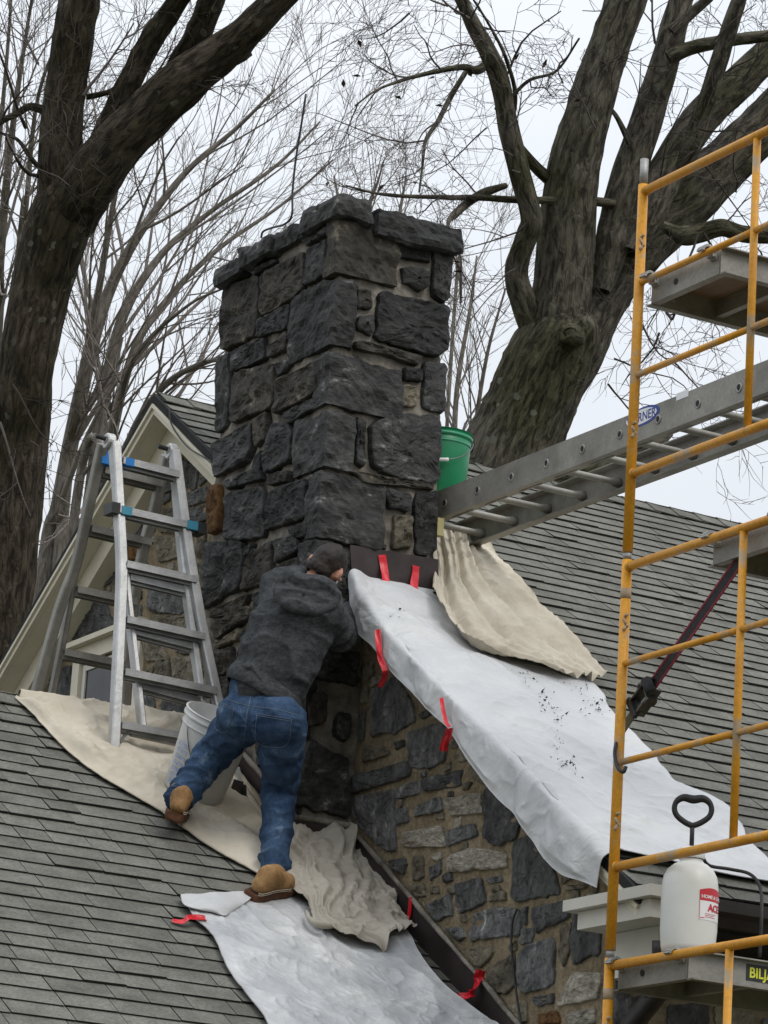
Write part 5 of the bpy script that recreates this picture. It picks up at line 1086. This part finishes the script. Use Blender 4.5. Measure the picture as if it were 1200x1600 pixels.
# mason's brush beside the pail
br0 = wing(376, 1252, .03); br = thing('masons_brush', 'dark bristled brush with pale handle leaning beside the white pail', 'brush', tuple(br0))
Dd = float((br0-O)@FW); pt = lambda px, py, o_=0: dep(px, py, Dd+o_)
k = MB(); k.bar(pt(371, 1199, .06), pt(376, 1222, .04), .020, .010, FW); k.build('handle', M['pail'], br)
k = MB(); k.bar(pt(373, 1220, .04), pt(367, 1238, .03), .045, .03, FW); k.build('block', M['belt'], br)
for i in range(7): a = pt(369+i*2.2, 1222+i*.8, .03); V, F = tube([a, a+pt(374+i*1.6, 1252, .0)-pt(371+i*1.8, 1225, .0)], [.009, .005], 7); obj('bristles', V, F, M['black'], br, True)

# ================================================================ STEP LADDER astride the lower ridge
KN = .306/1.606
def npn(px, py, off=0): return onp(px, py, (0, 1, -KN), .634-KN*4.774+off)
def npf(px, py, off=0): return onp(px, py, (0, 1, .44), 1.053+.44*6.377+off)
NN = np.array([0, -1, KN]); NN /= np.linalg.norm(NN); NF = np.array([0, -1, -.44]); NF /= np.linalg.norm(NF)
sl = thing('step_ladder', 'silver telescoping step ladder standing astride the lower roof ridge', 'ladder', tuple(npn(177, 1182)))
def sweep(name, P, w, d, nv, m, par, n=24):
    P = spline(np.array(P, float), n); T = np.gradient(P, axis=0); T /= np.linalg.norm(T, axis=1)[:, None]; Wd = np.cross(T, nv); Wd /= np.linalg.norm(Wd, axis=1)[:, None]; Nn = np.cross(Wd, T)
    c = .006; pf = [(-w/2+c, -d/2), (w/2-c, -d/2), (w/2, -d/2+c), (w/2, d/2-c), (w/2-c, d/2), (-w/2+c, d/2), (-w/2, d/2-c), (-w/2, -d/2+c)]; k = 8
    V = np.stack([P+Wd*a+Nn*b_ for a, b_ in pf], 1).reshape(-1, 3); F = [(i*k+j, i*k+(j+1) % k, (i+1)*k+(j+1) % k, (i+1)*k+j) for i in range(n-1) for j in range(k)]+[tuple(range(k))[::-1], tuple((n-1)*k+j for j in range(k))]
    return obj(name, V, F, m, par)
AL = M['alu']
inL = sweep('inner_rail', [npn(*q, .035) for q in ((176, 700), (190, 850), (220, 1119), (222, 1140))], .030, .052, NN, AL, sl)
inR = sweep('inner_rail', [npn(*q, .035) for q in ((271, 712), (286, 885), (317, 1108))], .030, .052, NN, AL, sl)
ouL = sweep('outer_rail', [npn(*q) for q in ((180, 692), (186, 800), (190, 885), (187, 980), (177, 1182))], .046, .050, NN, AL, sl, 40)
ouR = sweep('outer_rail', [npn(*q) for q in ((273, 705), (287, 810), (300, 895), (318, 995), (347, 1128))], .046, .050, NN, AL, sl, 40)
def rung(a, b_, f_, nv, par=sl, d=.075, w=.030, off=0, name='rung'):
    A_, B2_ = f_(a[0], a[1], off), f_(b_[0], b_[1], off); t = (B2_-A_)/np.linalg.norm(B2_-A_); un = np.cross(nv, t); un /= np.linalg.norm(un)
    if un[2] < 0: un = -un
    hz = np.array([0, -1, 0.0]) if nv is NN else np.array([0, -1., 0]); vz = np.array([0, 0, 1.])
    k = MB(); c = (A_+B2_)/2; L_2 = np.linalg.norm(B2_-A_)/2
    k.box(c+vz*.016, (L_2, d/2, .0035), (t, hz, vz)); k.box(c+hz*(d/2-.004), (L_2, .0035, .014), (t, hz, vz)); k.box(c-hz*(d/2-.006)-vz*.006, (L_2, .0035, .020), (t, hz, vz)); k.box(c-vz*.006+hz*.004, (L_2, .003, .020), (t, hz, vz))
    return k.build(name, AL, par)
for a, b_ in (((188, 722), (276, 744)), ((194, 884), (303, 908)), ((194, 970), (316, 997)), ((191, 1052), (335, 1082)), ((186, 1135), (346, 1163))): rung(a, b_, npn, NN)
rt = rung((177, 797), (309, 827), npn, NN)
for a, b_ in (((200, 903), (292, 925)), ((208, 988), (302, 1012)), ((214, 1072), (312, 1098))): rung(a, b_, npn, NN, off=.05, d=.06)
for q in ((175, 796), (310, 828)): p = npn(*q); k = MB(); k.box(p, (.022, .045, .026)); k.build('end_cap', M['alu_black'], rt)
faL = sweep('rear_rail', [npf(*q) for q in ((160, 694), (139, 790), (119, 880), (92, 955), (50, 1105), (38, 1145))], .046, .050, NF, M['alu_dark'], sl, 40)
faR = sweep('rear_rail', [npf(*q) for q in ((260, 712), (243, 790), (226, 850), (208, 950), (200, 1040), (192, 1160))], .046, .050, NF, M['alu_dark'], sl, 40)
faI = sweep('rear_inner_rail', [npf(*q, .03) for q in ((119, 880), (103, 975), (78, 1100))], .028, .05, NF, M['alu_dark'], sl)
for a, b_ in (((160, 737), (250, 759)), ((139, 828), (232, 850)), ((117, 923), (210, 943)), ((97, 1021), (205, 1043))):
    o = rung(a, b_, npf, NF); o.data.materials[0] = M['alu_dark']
for x, y, px_ in ((171, 690, 1), (268, 706, 2)):
    p = npn(x, y, .03)
    V, F = lathe([(0, .022), (.034, .022), (.040, .016), (.040, -.016), (.034, -.022), (0, -.022)], 20, p, ((0, 1, 0), (0, 0, 1), (-1, 0, 0))); hg = obj('hinge', V, F, AL, sl)
    V, F = tube([p+(-.02, 0, .01), p+(-.075, 0, .014)], .012, 10); obj('lock_knob', V, F, M['black'], hg)
    V, F = lathe([(0, .002), (.014, .002), (.016, -.002), (0, -.003)], 12, p+(-.023, 0, 0), ((0, 1, 0), (0, 0, 1), (-1, 0, 0))); obj('pivot', V, F, M['alu_dark'], hg)
def wrap(px, py, f_, m, a=.04, b_=.042, c=.02, off=0): p = f_(px, py, off); k = MB(); k.box(p+(0, 0, .002), (a, b_, c)); return k.build('tape_wrap', m, sl)
wrap(198, 725, npn, M['blue_tape'], .022, .0395, .0185); wrap(163, 718, npf, M['blue_tape'], .026, .030, .030); wrap(193, 801, npn, M['teal_tape'], .026, .040, .020); wrap(296, 824, npn, M['teal_tape'], .030, .041, .021)
k = MB(); k.bar(npn(187, 1160, -.0), npn(203, 1138, -.0), .012, .012); k.build('foot_brace', AL, sl); k = MB(); k.bar(npn(205, 1145, .03), npn(312, 1168, .03), .04, .028); k.build('spreader', AL, sl)
for q in ((177, 1184), (348, 1132)): p = npn(*q); k = MB(); k.box(p, (.032, .034, .014)); k.build('foot', M['black'], sl)

# ================================================================ THE WORKER
from mathutils.bvhtree import BVHTree
def blobs(items, vox, smooth=6, fac=.5):
    """union of spheres along tapered chains -> one continuous surface (vertices, faces)"""
    bm = bmesh.new(); tmpl = bmesh.new(); bmesh.ops.create_icosphere(tmpl, subdivisions=2, radius=1); TV = np.array([v.co[:] for v in tmpl.verts]); TF = [tuple(v.index for v in f.verts) for f in tmpl.faces]; tmpl.free()
    VV = []; FF = []; n = 0
    def ball(c, r, S=None):
        nonlocal n
        A = TV*r if S is None else (TV*r)@S; VV.append(A+c); FF.extend([(a+n, b_+n, d_+n) for a, b_, d_ in TF]); n += len(TV)
    for it in items:
        if it[0] == 'c':
            P, R = np.array(it[1], float), it[2]
            for i in range(len(P)-1):
                L = np.linalg.norm(P[i+1]-P[i]); k = max(2, int(L/(min(R[i], R[i+1])*.22)))
                for j in range(k+1):
                    t = j/k; ball(P[i]*(1-t)+P[i+1]*t, R[i]*(1-t)+R[i+1]*t)
        else: ball(np.array(it[1], float), 1.0, np.array(it[2], float))
    me = bpy.data.meshes.new('tmp'); me.from_pydata(np.vstack(VV).tolist(), [], FF); o = bpy.data.objects.new('tmp', me); COL.objects.link(o)
    md = o.modifiers.new('r', 'REMESH'); md.mode = 'VOXEL'; md.voxel_size = vox; md.adaptivity = 0
    s = o.modifiers.new('s', 'SMOOTH'); s.factor = fac; s.iterations = smooth
    dg = bpy.context.evaluated_depsgraph_get(); m2 = bpy.data.meshes.new_from_object(o.evaluated_get(dg)); V = np.zeros(len(m2.vertices)*3); m2.vertices.foreach_get('co', V); V = V.reshape(-1, 3)
    N = np.zeros(len(m2.vertices)*3); m2.vertices.foreach_get('normal', N); N = N.reshape(-1, 3); F = [tuple(p.vertices) for p in m2.polygons]
    bpy.data.objects.remove(o); bpy.data.meshes.remove(m2); bpy.data.meshes.remove(me); return V, N, F
def ell(c, a1, r1, a2, r2, a3, r3): return ('e', c, np.array([np.array(a1)*r1, np.array(a2)*r2, np.array(a3)*r3]))
def unit(v): v = np.array(v, float); return v/np.linalg.norm(v)
J = {'pel': (412, 1116, 15.62), 'hipL': (382, 1122, 15.66), 'hipR': (443, 1132, 15.52), 'kneeL': (326, 1186, 15.80), 'ankL': (281, 1247, 15.60), 'kneeR': (436, 1238, 15.72), 'ankR': (428, 1370, 15.42),
     'waist': (416, 1070, 15.65), 'chest': (452, 985, 15.72), 'neck': (490, 915, 15.80), 'head': (509, 889, 15.84), 'shL': (437, 920, 15.95), 'shR': (503, 950, 15.64), 'elR': (530, 992, 15.84), 'wrR': (545, 955, 16.04), 'haR': (549, 944, 16.10),
     'elL': (468, 935, 16.22), 'wrL': (528, 945, 16.20), 'haL': (542, 945, 16.20)}
J = {k: dep(*v) for k, v in J.items()}
man = thing('person', "worker in charcoal hoodie, blue jeans and tan boots leaning into the chimney", 'person', tuple((wing(272, 1290)+wing(425, 1400))/2))
fwd = unit(unit(J['haR']-J['neck'])*(1, 1, 0)+np.array([.55, .35, 0])); lat = unit(np.cross(fwd, (0, 0, 1)))      # lat: to the worker's right
tax = unit(J['neck']-J['waist']); bk = unit(np.cross(lat, tax)); bk = -bk if bk@fwd > 0 else bk                 # bk: out of his back
latT = unit(lat-tax*(lat@tax)); LH = RI*.152-UP*.074-FW*.10; lH = unit(LH); HC = dep(413, 1083, 15.66); bH = unit(np.cross(lH, tax)); bH = bH if bH@FW < 0 else -bH
# ---- feet
def foot(heel, toe, lift):
    heel = np.array(heel); toe = np.array(toe); f_ = unit(toe-heel); up_ = unit(NRM-f_*(NRM@f_)); heel = heel+up_*lift; f_ = unit(toe-heel); up_ = unit(up_-f_*(up_@f_)); return heel, toe, f_, up_, np.cross(f_, up_)
hL = wing(263, 1303, .02); fL = foot(hL, hL+unit((.55, .8, .8*PITCHR))*.255, .075)
hR = wing(397, 1403, .035); fR = foot(hR, hR+unit((.80, .42, .42*PITCHR))*.26, .0)
# ---- body
fh = unit(FW*(1, 1, 0)); hf = unit(fh*1.0+RI*.22+np.array([0, 0, -.42])); hu = unit(UP*.86+RI*.50); hu = unit(hu-hf*(hu@hf)); hr = np.cross(hf, hu); H = J['head']
def hand(wr, pd, pn, s=1):
    """palm + five bent fingers; pd: along the hand, pn: palm normal"""
    pd = unit(pd); pn = unit(pn-pd*(pn@pd)); sd_ = np.cross(pd, pn)*s; it = []
    for q in (-1.0, -.33, .33, 1.0): it.append(('c', [wr+sd_*q*.016, wr+pd*.045+sd_*q*.028, wr+pd*.085+sd_*q*.034], [.017, .015, .0125]))
    for q, L in ((-1.05, .062), (-.36, .076), (.36, .080), (1.05, .070)):
        a = wr+pd*.085+sd_*q*.034; b_ = a+unit(pd*.85+pn*.5)*L*.45; c = b_+unit(pd*.35+pn*.95)*L*.32; d_ = c+unit(-pd*.2+pn)*L*.24; it.append(('c', [a, b_, c, d_], [.0105, .0098, .009, .0082]))
    a = wr+pd*.025+sd_*.030; b_ = a+unit(pd*.6+sd_*.6+pn*.4)*.045; c = b_+unit(pd*.7+sd_*.1+pn*.6)*.036; it.append(('c', [a, b_, c], [.0135, .0115, .0095])); return it
hand_d = unit(J['haR']-J['wrR']); hR_it = hand(J['wrR']+hand_d*.02, hand_d*.4+fwd*.8, -lat*.4-np.array([0, 0, .8]), 1); hL_it = hand(J['wrL'], fwd*.9+lat*.2, np.array([0, 0, -1.]), -1)
items = [('c', [J['hipL'], J['kneeL'], J['ankL']], [.078, .055, .042]), ('c', [J['hipR'], J['kneeR'], J['ankR']], [.078, .055, .042]), ('c', [J['hipL'], J['hipR']], [.085, .085]), ('c', [J['pel'], J['waist'], J['chest']], [.085, .08, .095]),
         ('c', [J['shL'], J['chest']], [.07, .11]), ('c', [J['shR'], J['chest']], [.07, .11]), ('c', [J['chest'], J['neck']], [.10, .062]), ('c', [J['neck'], H-hu*.03-hf*.01], [.058, .054]),
         ('c', [J['shR'], J['elR'], J['wrR']], [.055, .042, .030]), ('c', [J['shL'], J['elL'], J['wrL']], [.055, .042, .030]), ('c', [J['ankL'], fL[0]+fL[3]*.06, fL[1]+fL[3]*.05-fL[2]*.05], [.040, .022, .018]), ('c', [J['ankR'], fR[0]+fR[3]*.06, fR[1]+fR[3]*.05-fR[2]*.05], [.040, .022, .018]),
         ell(H+hu*.022-hf*.012, hr, .077, hf, .097, hu, .098), ell(H-hu*.055+hf*.035, hr, .056, hf, .062, hu, .060), ell(H-hu*.085+hf*.068, hr, .026, hf, .022, hu, .020),
         ('c', [H+hf*.088+hu*.012, H+hf*.108-hu*.022], [.010, .014]), ('c', [H+hf*.080+hu*.030-hr*.035, H+hf*.088+hu*.030+hr*.035], [.014, .014]), ('c', [H+hf*.086-hu*.052-hr*.018, H+hf*.086-hu*.052+hr*.018], [.010, .010])]
for s in (-1, 1):
    e = H+hr*s*.079-hf*.008+hu*.0; items.append(ell(e, hr, .010, hf, .019, hu, .033)); items.append(ell(e+hr*s*.010-hf*.012, hr, .007, hf, .010, hu, .028))
V, N, F = blobs(items+hR_it+hL_it, .0075, 3, .5); body = obj('body', V, F, M['skin'], man, True)
for s in (-1, 1):
    c = H+hf*.079+hu*.008+hr*s*.032; V, F = lathe([(.0, .012), (.007, .0095), (.0115, .003), (.012, 0), (.0, -.008)], 14, c, (hr, hu, hf)); obj('eye', V, F, M['label_white'], body, True)
# ---- hair: cap over the crown and back of the head
V, N, F = blobs([ell(H+hu*.024-hf*.014, hr, .0795, hf, .0995, hu, .1010), ell(H-hu*.035-hf*.050, hr, .066, hf, .050, hu, .050)], .006, 3)
keep = ((V-H)@hf < .052+.5*((V-H)@hu)) & ((V-H)@hu > -.075) & ~((abs((V-H)@hr) > .066) & ((V-H)@hu < .012) & ((V-H)@hf > -.035))
V = V + N*(.0035*fbm(V*90, 2, 3)[:, None]); F = [f for f in F if all(keep[i] for i in f)]; obj('hair', V, F, M['hair'], body, True)
# ---- jeans
pl_, pr_ = J['pel']-lat*.09, J['pel']+lat*.09
items = [('c', [J['hipL'], J['hipL']*.5+J['kneeL']*.5, J['kneeL'], J['kneeL']*.45+J['ankL']*.55, J['ankL']-unit(J['ankL']-J['kneeL'])*.005], [.108, .094, .078, .073, .062]), ('c', [J['hipR'], J['hipR']*.5+J['kneeR']*.5, J['kneeR'], J['kneeR']*.5+J['ankR']*.5, J['ankR']+unit(J['ankR']-J['kneeR'])*.005], [.110, .097, .080, .071, .060]),
         ('c', [J['hipL']+bk*.03, J['hipR']+bk*.03], [.108, .112]), ('c', [J['pel']-lH*.070, HC-lH*.075], [.112, .100]), ('c', [J['pel']+lH*.070, HC+lH*.075], [.112, .100]), ('c', [J['pel'], HC-tax*.01], [.122, .085])]
V, N, F = blobs(items, .0065, 5)
def along(V, a, b_): d_ = b_-a; L = np.linalg.norm(d_); return (V-a)@(d_/L)/L
fold = np.zeros(len(V))
for a, b_, sd_ in ((J['kneeL'], J['ankL'], 3), (J['kneeR'], J['ankR'], 5)):
    t = along(V, a, b_); dist = np.linalg.norm(V-(a+np.clip(t, 0, 1)[:, None]*(b_-a)), axis=1); m_ = (dist < .13)*np.clip((t+.25)*3, 0, 1)
    q = t*11+1.6*vnoise(V*9, sd_)+.7*vnoise(V*22, sd_+1); fold += m_*((.016*(1-abs(np.sin(q*1.1)))**1.5-.005)*(.35+.9*np.clip(t, 0, 1)))
for a, b_, sd_ in ((J['hipL'], J['kneeL'], 7), (J['hipR'], J['kneeR'], 9)):
    t = along(V, a, b_); dist = np.linalg.norm(V-(a+np.clip(t, 0, 1)[:, None]*(b_-a)), axis=1); m_ = (dist < .15)*np.clip(t*2, 0, 1)*np.clip((1.1-t)*3, 0, 1); fold += m_*.0055*np.sin(t*16+3*vnoise(V*7, sd_))
fold += .007*(1-abs(fbm(V*np.array([7, 7, 15.]), 2, 13))*2.4).clip(0, 1)**2
cr_ = (J['hipL']+J['hipR'])/2+bk*.08-np.array([0, 0, .07]); dr_ = np.linalg.norm(V-cr_, axis=1); an_ = np.arctan2((V-cr_)@np.array([0, 0, 1.]), (V-cr_)@lat)
fold += .010*(1-abs(np.sin(an_*4.5+2*vnoise(V*6, 15))))**2*np.exp(-(dr_/.14)**2)-.010*np.exp(-(((V-cr_)@lat)/.010)**2)*np.exp(-(dr_/.16)**2)
V = V+N*fold[:, None]; jeans = obj('jeans', V, F, M['denim'], man, True)
bv = BVHTree.FromPolygons([Vector(v) for v in V], F)
def hit(px, py, off=.003, tree=None):
    r = unit(ray(px, py)); h_ = (tree or bv).ray_cast(Vector(O), Vector(r))
    if h_[0] is None: return None
    return np.array(h_[0])-r*off
def seam(L, r, m, par, off=.001, n=30, name='seam', tree=None):
    Q = spline(np.array(L, float), n); P = [hit(a, b_, off, tree) for a, b_ in Q]; P = [p for p in P if p is not None]
    if len(P) > 3: V_, F_ = tube(np.array(P), r, 6); obj(name, V_, F_, m, par, True)
def patchpx(name, q, m, par, off=.004, n=12, tree=None):
    q = np.array(q, float); G_ = []
    for i in range(n):
        for j in range(n):
            u, v = i/(n-1), j/(n-1); p = (q[0]*(1-u)+q[1]*u)*(1-v)+(q[3]*(1-u)+q[2]*u)*v; h_ = hit(p[0], p[1], off, tree)
            if h_ is None: return None
            G_.append(h_)
    return obj(name, G_, gridfaces(n, n), m, par, True)
for q in ([(346, 1098), (366, 1106), (356, 1142), (336, 1136)], [(401, 1115), (456, 1124), (446, 1165), (402, 1160)]):
    p = patchpx('back_pocket', q, M['denim'], jeans, .005)
    if p: seam([q[0], q[3], q[2], q[1]], .0010, M['stitch'], p, .007); seam([q[0], q[1]], .0010, M['stitch'], p, .007); seam([(q[0][0]+1, q[0][1]+3), (q[1][0]-1, q[1][1]+3)], .0010, M['stitch'], p, .007)
seam([(392, 1088), (386, 1115), (382, 1150), (380, 1162)], .0014, M['stitch'], jeans, .001); seam([(340, 1086), (370, 1098), (395, 1104)], .0013, M['stitch'], jeans); seam([(395, 1104), (430, 1108), (464, 1117)], .0013, M['stitch'], jeans)
for a, b_, r in ((J['kneeL'], J['ankL'], .063), (J['kneeR'], J['ankR'], .062)):          # turned cuffs
    d_ = unit(b_-a); P_ = b_+d_*.004; x_ = unit(np.cross(d_, (0, 0, 1))); y_ = np.cross(d_, x_); tt = np.linspace(0, 2*math.pi, 33)
    ring = np.array([P_+(x_*math.cos(q)+y_*math.sin(q))*r*(1+.05*math.sin(3*q)) for q in tt]); V_, F_ = tube(ring, .0065, 8, False); obj('cuff', V_, F_, M['denim'], jeans, True)
# ---- hoodie
W0, W1 = HC+tax*.045, J['chest']
items = []
for q in (-1, 0, 1): items.append(('c', [W0+lH*q*.080, (W0+W1)/2+(lH+latT)*q*.045, W1+latT*q*.092, (W1+J['neck'])/2+latT*q*.085], [.108, .110, .116, .095]))
items += [('c', [W0+bk*.02-tax*.03, W0*.5+W1*.5+bk*.03, W1+bk*.02], [.128, .126, .12]), ('c', [J['shL'], (J['shL']+J['neck'])/2], [.092, .098]), ('c', [J['shR'], (J['shR']+J['neck'])/2], [.096, .098]), ('c', [J['shL'], J['chest']-latT*.06], [.095, .12]), ('c', [J['shR'], J['chest']+latT*.06], [.095, .12]),
          ('c', [J['shR'], J['elR'], J['elR']*.3+J['wrR']*.7, J['wrR']], [.092, .074, .060, .044]), ('c', [J['shL'], J['elL'], J['wrL']], [.088, .072, .046])]
V, N, F = blobs(items, .0085, 5)
t = along(V, W0, J['neck']); s_ = (V-W0)@latT; wob = 2.2*vnoise(V*6, 21)+.8*vnoise(V*17, 22)
ph_ = t*24+s_*7+wob*1.3; fold = (.020*(1-abs(np.sin(ph_*.5)))**1.6-.006)*np.clip(1.12-t*1.15, .12, 1)*np.clip(.25+((V-W0)@bk > 0), 0, 1)
ta = along(V, J['shR'], J['elR']); da = np.linalg.norm(V-(J['shR']+np.clip(ta, 0, 1)[:, None]*(J['elR']-J['shR'])), axis=1); fold += (da < .12)*np.clip(ta*2, 0, 1)*.008*np.sin(ta*18+2*vnoise(V*9, 23))
fold += .008*fbm(V*7, 3, 24)+.006*(1-2*abs(fbm(V*9, 2, 27)))
V = V+N*fold[:, None]; hood_o = obj('hoodie', V, F, M['hoodie'], man, True); bvh = BVHTree.FromPolygons([Vector(v) for v in V], F)
# ribbed hem
tt = np.linspace(0, 2*math.pi, 49); ring = []
for q in tt: ring.append(HC+lH*(math.cos(q)*.190)+bH*(math.sin(q)*.138+.010))
ring = np.array(ring); G_ = np.stack([ring+tax*h_+(ring-HC)*(e_) for h_, e_ in ((-.030, -.02), (-.026, .03), (.0, .05), (.028, .04), (.05, -.02))], 1); G_ = G_+.003*vnoise(G_*np.array([60, 60, 5]), 2)[..., None]
obj('hem', G_.reshape(-1, 3), gridfaces(49, 5), M['hoodie'], hood_o, True)
# hood lying on the upper back: a thick rim round a sagging pocket
hc_ = hit(478, 930, .0, bvh); hv = unit(O-hc_); hx = unit(latT-hv*(latT@hv)*.6); hy = unit(tax-hx*(tax@hx)); hz = unit(np.cross(hx, hy)); hz = hz if hz@hv > 0 else -hz
items = []
for q in np.linspace(math.pi*.93, math.pi*2.07, 26):
    c = hc_+hx*math.cos(q)*.138+hy*(math.sin(q)*.098+.020)+hz*(.026-.034*math.cos(q)**2); items.append(('e', c, np.eye(3)*(.017+.010*abs(math.sin(q)))))
items += [ell(hc_-hy*.015+hz*.004, hx, .128, hy, .085, hz, .036), ell(hc_-hy*.052+hz*.014, hx, .085, hy, .045, hz, .034), ell(hc_+hy*.050-hz*.004, hx, .135, hy, .055, hz, .040), ell(hc_+hy*.075+hx*.05+hz*.0, hx, .075, hy, .030, hz, .034), ell(hc_+hy*.075-hx*.07-hz*.01, hx, .065, hy, .030, hz, .036)]
V, N, F = blobs(items, .0065, 5); sx = (V-hc_)@hx; sy = (V-hc_)@hy
fold = -.010*np.exp(-((sy-.018-2.2*sx*sx)/.012)**2)*(abs(sx) < .10)+.010*(1-abs(np.sin(sy*38+30*sx*sx+1.5*vnoise(V*9, 31))))**2*np.clip(1-abs(sx)*5, .1, 1)+.006*fbm(V*11, 3, 33); fold -= .008*np.exp(-(sx/.006)**2)*(sy < -.01)
V = V+N*fold[:, None]; obj('hood', V, F, M['hoodie'], hood_o, True)
# cuffs of the sleeves
for w_, e_ in ((J['wrR'], J['elR']), (J['wrL'], J['elL'])):
    d_ = unit(w_-e_); V_, F_ = tube([w_-d_*.045, w_-d_*.01, w_+d_*.018], [.050, .045, .041], 20); obj('sleeve_cuff', V_+.002*vnoise(V_*50, 1)[:, None], F_, M['hoodie'], hood_o, True)
# ---- gloves
def glove(it):
    out = [('c', i[1], [r*1.22 for r in i[2]]) for i in it]; return blobs(out, .0055, 2)
V, N, F = glove(hR_it); g1 = obj('glove', V, F, [M['glove_blue'], M['glove']], man, True)
cz = (V[:, 2].min()*.45+V[:, 2].max()*.55); g1.data.polygons.foreach_set('material_index', np.array([0 if np.mean([V[i][2] for i in f]) > cz else 1 for f in F], np.int32))
V, N, F = glove(hL_it); obj('glove', V, F, M['glove'], man, True)
# ---- boots
def boot(fd, ank, name='boot'):
    heel, toe, f_, up_, sd_ = fd; L = np.linalg.norm(toe-heel)
    it = [('c', [heel+up_*.058+f_*.012, heel+up_*.062+f_*L*.35, heel+up_*.055+f_*L*.62, toe+up_*.048-f_*.035], [.040, .045, .044, .040]), ('c', [heel+up_*.055+f_*L*.60+sd_*.012, toe+up_*.042-f_*.045+sd_*.008], [.042, .040]), ('c', [heel+up_*.055+f_*L*.60-sd_*.012, toe+up_*.042-f_*.045-sd_*.008], [.042, .040]),
          ('c', [heel+up_*.075+f_*.035, ank+unit(ank-heel)*.045], [.047, .055]), ('c', [heel+up_*.10+f_*.05, heel+up_*.075+f_*L*.45, heel+up_*.055+f_*L*.7], [.050, .046, .042])]
    V, N, F = blobs(it, .0065, 9); h_ = (V-heel)@up_; V = V-up_[None]*np.minimum(h_-.022, 0)[:, None]; V = V+N*(.0018*fbm(V*26, 3, 5))[:, None]
    bt = obj(name, V, F, M['boot'], man, True)
    prof = [(-.035, .030), (-.028, .040), (.02, .043), (.08, .040), (.14, .046), (.19, .053), (.235, .050), (.262, .036), (.272, .012)]; k = L/.262
    top_ = [(a*k, w_) for a, w_ in prof]+[(a*k, -w_) for a, w_ in prof[::-1]]; n = len(top_); VV = []
    for z_, e_ in ((-.004, .96), (.004, 1.02), (.024, 1.03), (.028, .98)): VV += [heel+f_*a*(1 if z_ > 0 else .99)+sd_*w_*e_+up_*z_ for a, w_ in top_]
    FF = [(i*n+j, i*n+(j+1) % n, (i+1)*n+(j+1) % n, (i+1)*n+j) for i in range(3) for j in range(n)]+[tuple(range(n))[::-1], tuple(3*n+j for j in range(n))]; so = obj('sole', VV, FF, M['sole'], bt)
    for a in np.arange(-.02, L-.02, .030):
        if .06 < a < .10: continue
        for s in (-1, 1): b_ = MB(); b_.box(heel+f_*a+sd_*s*.022-up_*.008, (.010, .015, .0055), (f_, sd_, up_)); b_.build('lug', M['sole'], so)
    c = ank+unit(ank-heel)*.005; ax_ = unit(ank-heel); x_ = unit(np.cross(ax_, f_)); y_ = np.cross(ax_, x_); tt = np.linspace(0, 2*math.pi, 30)
    V_, F_ = tube(np.array([c+(x_*math.cos(q)+y_*math.sin(q))*.050 for q in tt]), .011, 8, False); obj('collar', V_, F_, M['boot'], bt, True)
    for dz in (.036, .044): seam_p = np.array([heel+up_*dz+f_*(a*k)+sd_*w_*1.08 for a, w_ in top_[:6]]); V_, F_ = tube(spline(seam_p, 24), .0016, 5); obj('welt_stitch', V_, F_, M['canvas'], bt, True)
boot(fL, J['ankL']); boot(fR, J['ankR'])
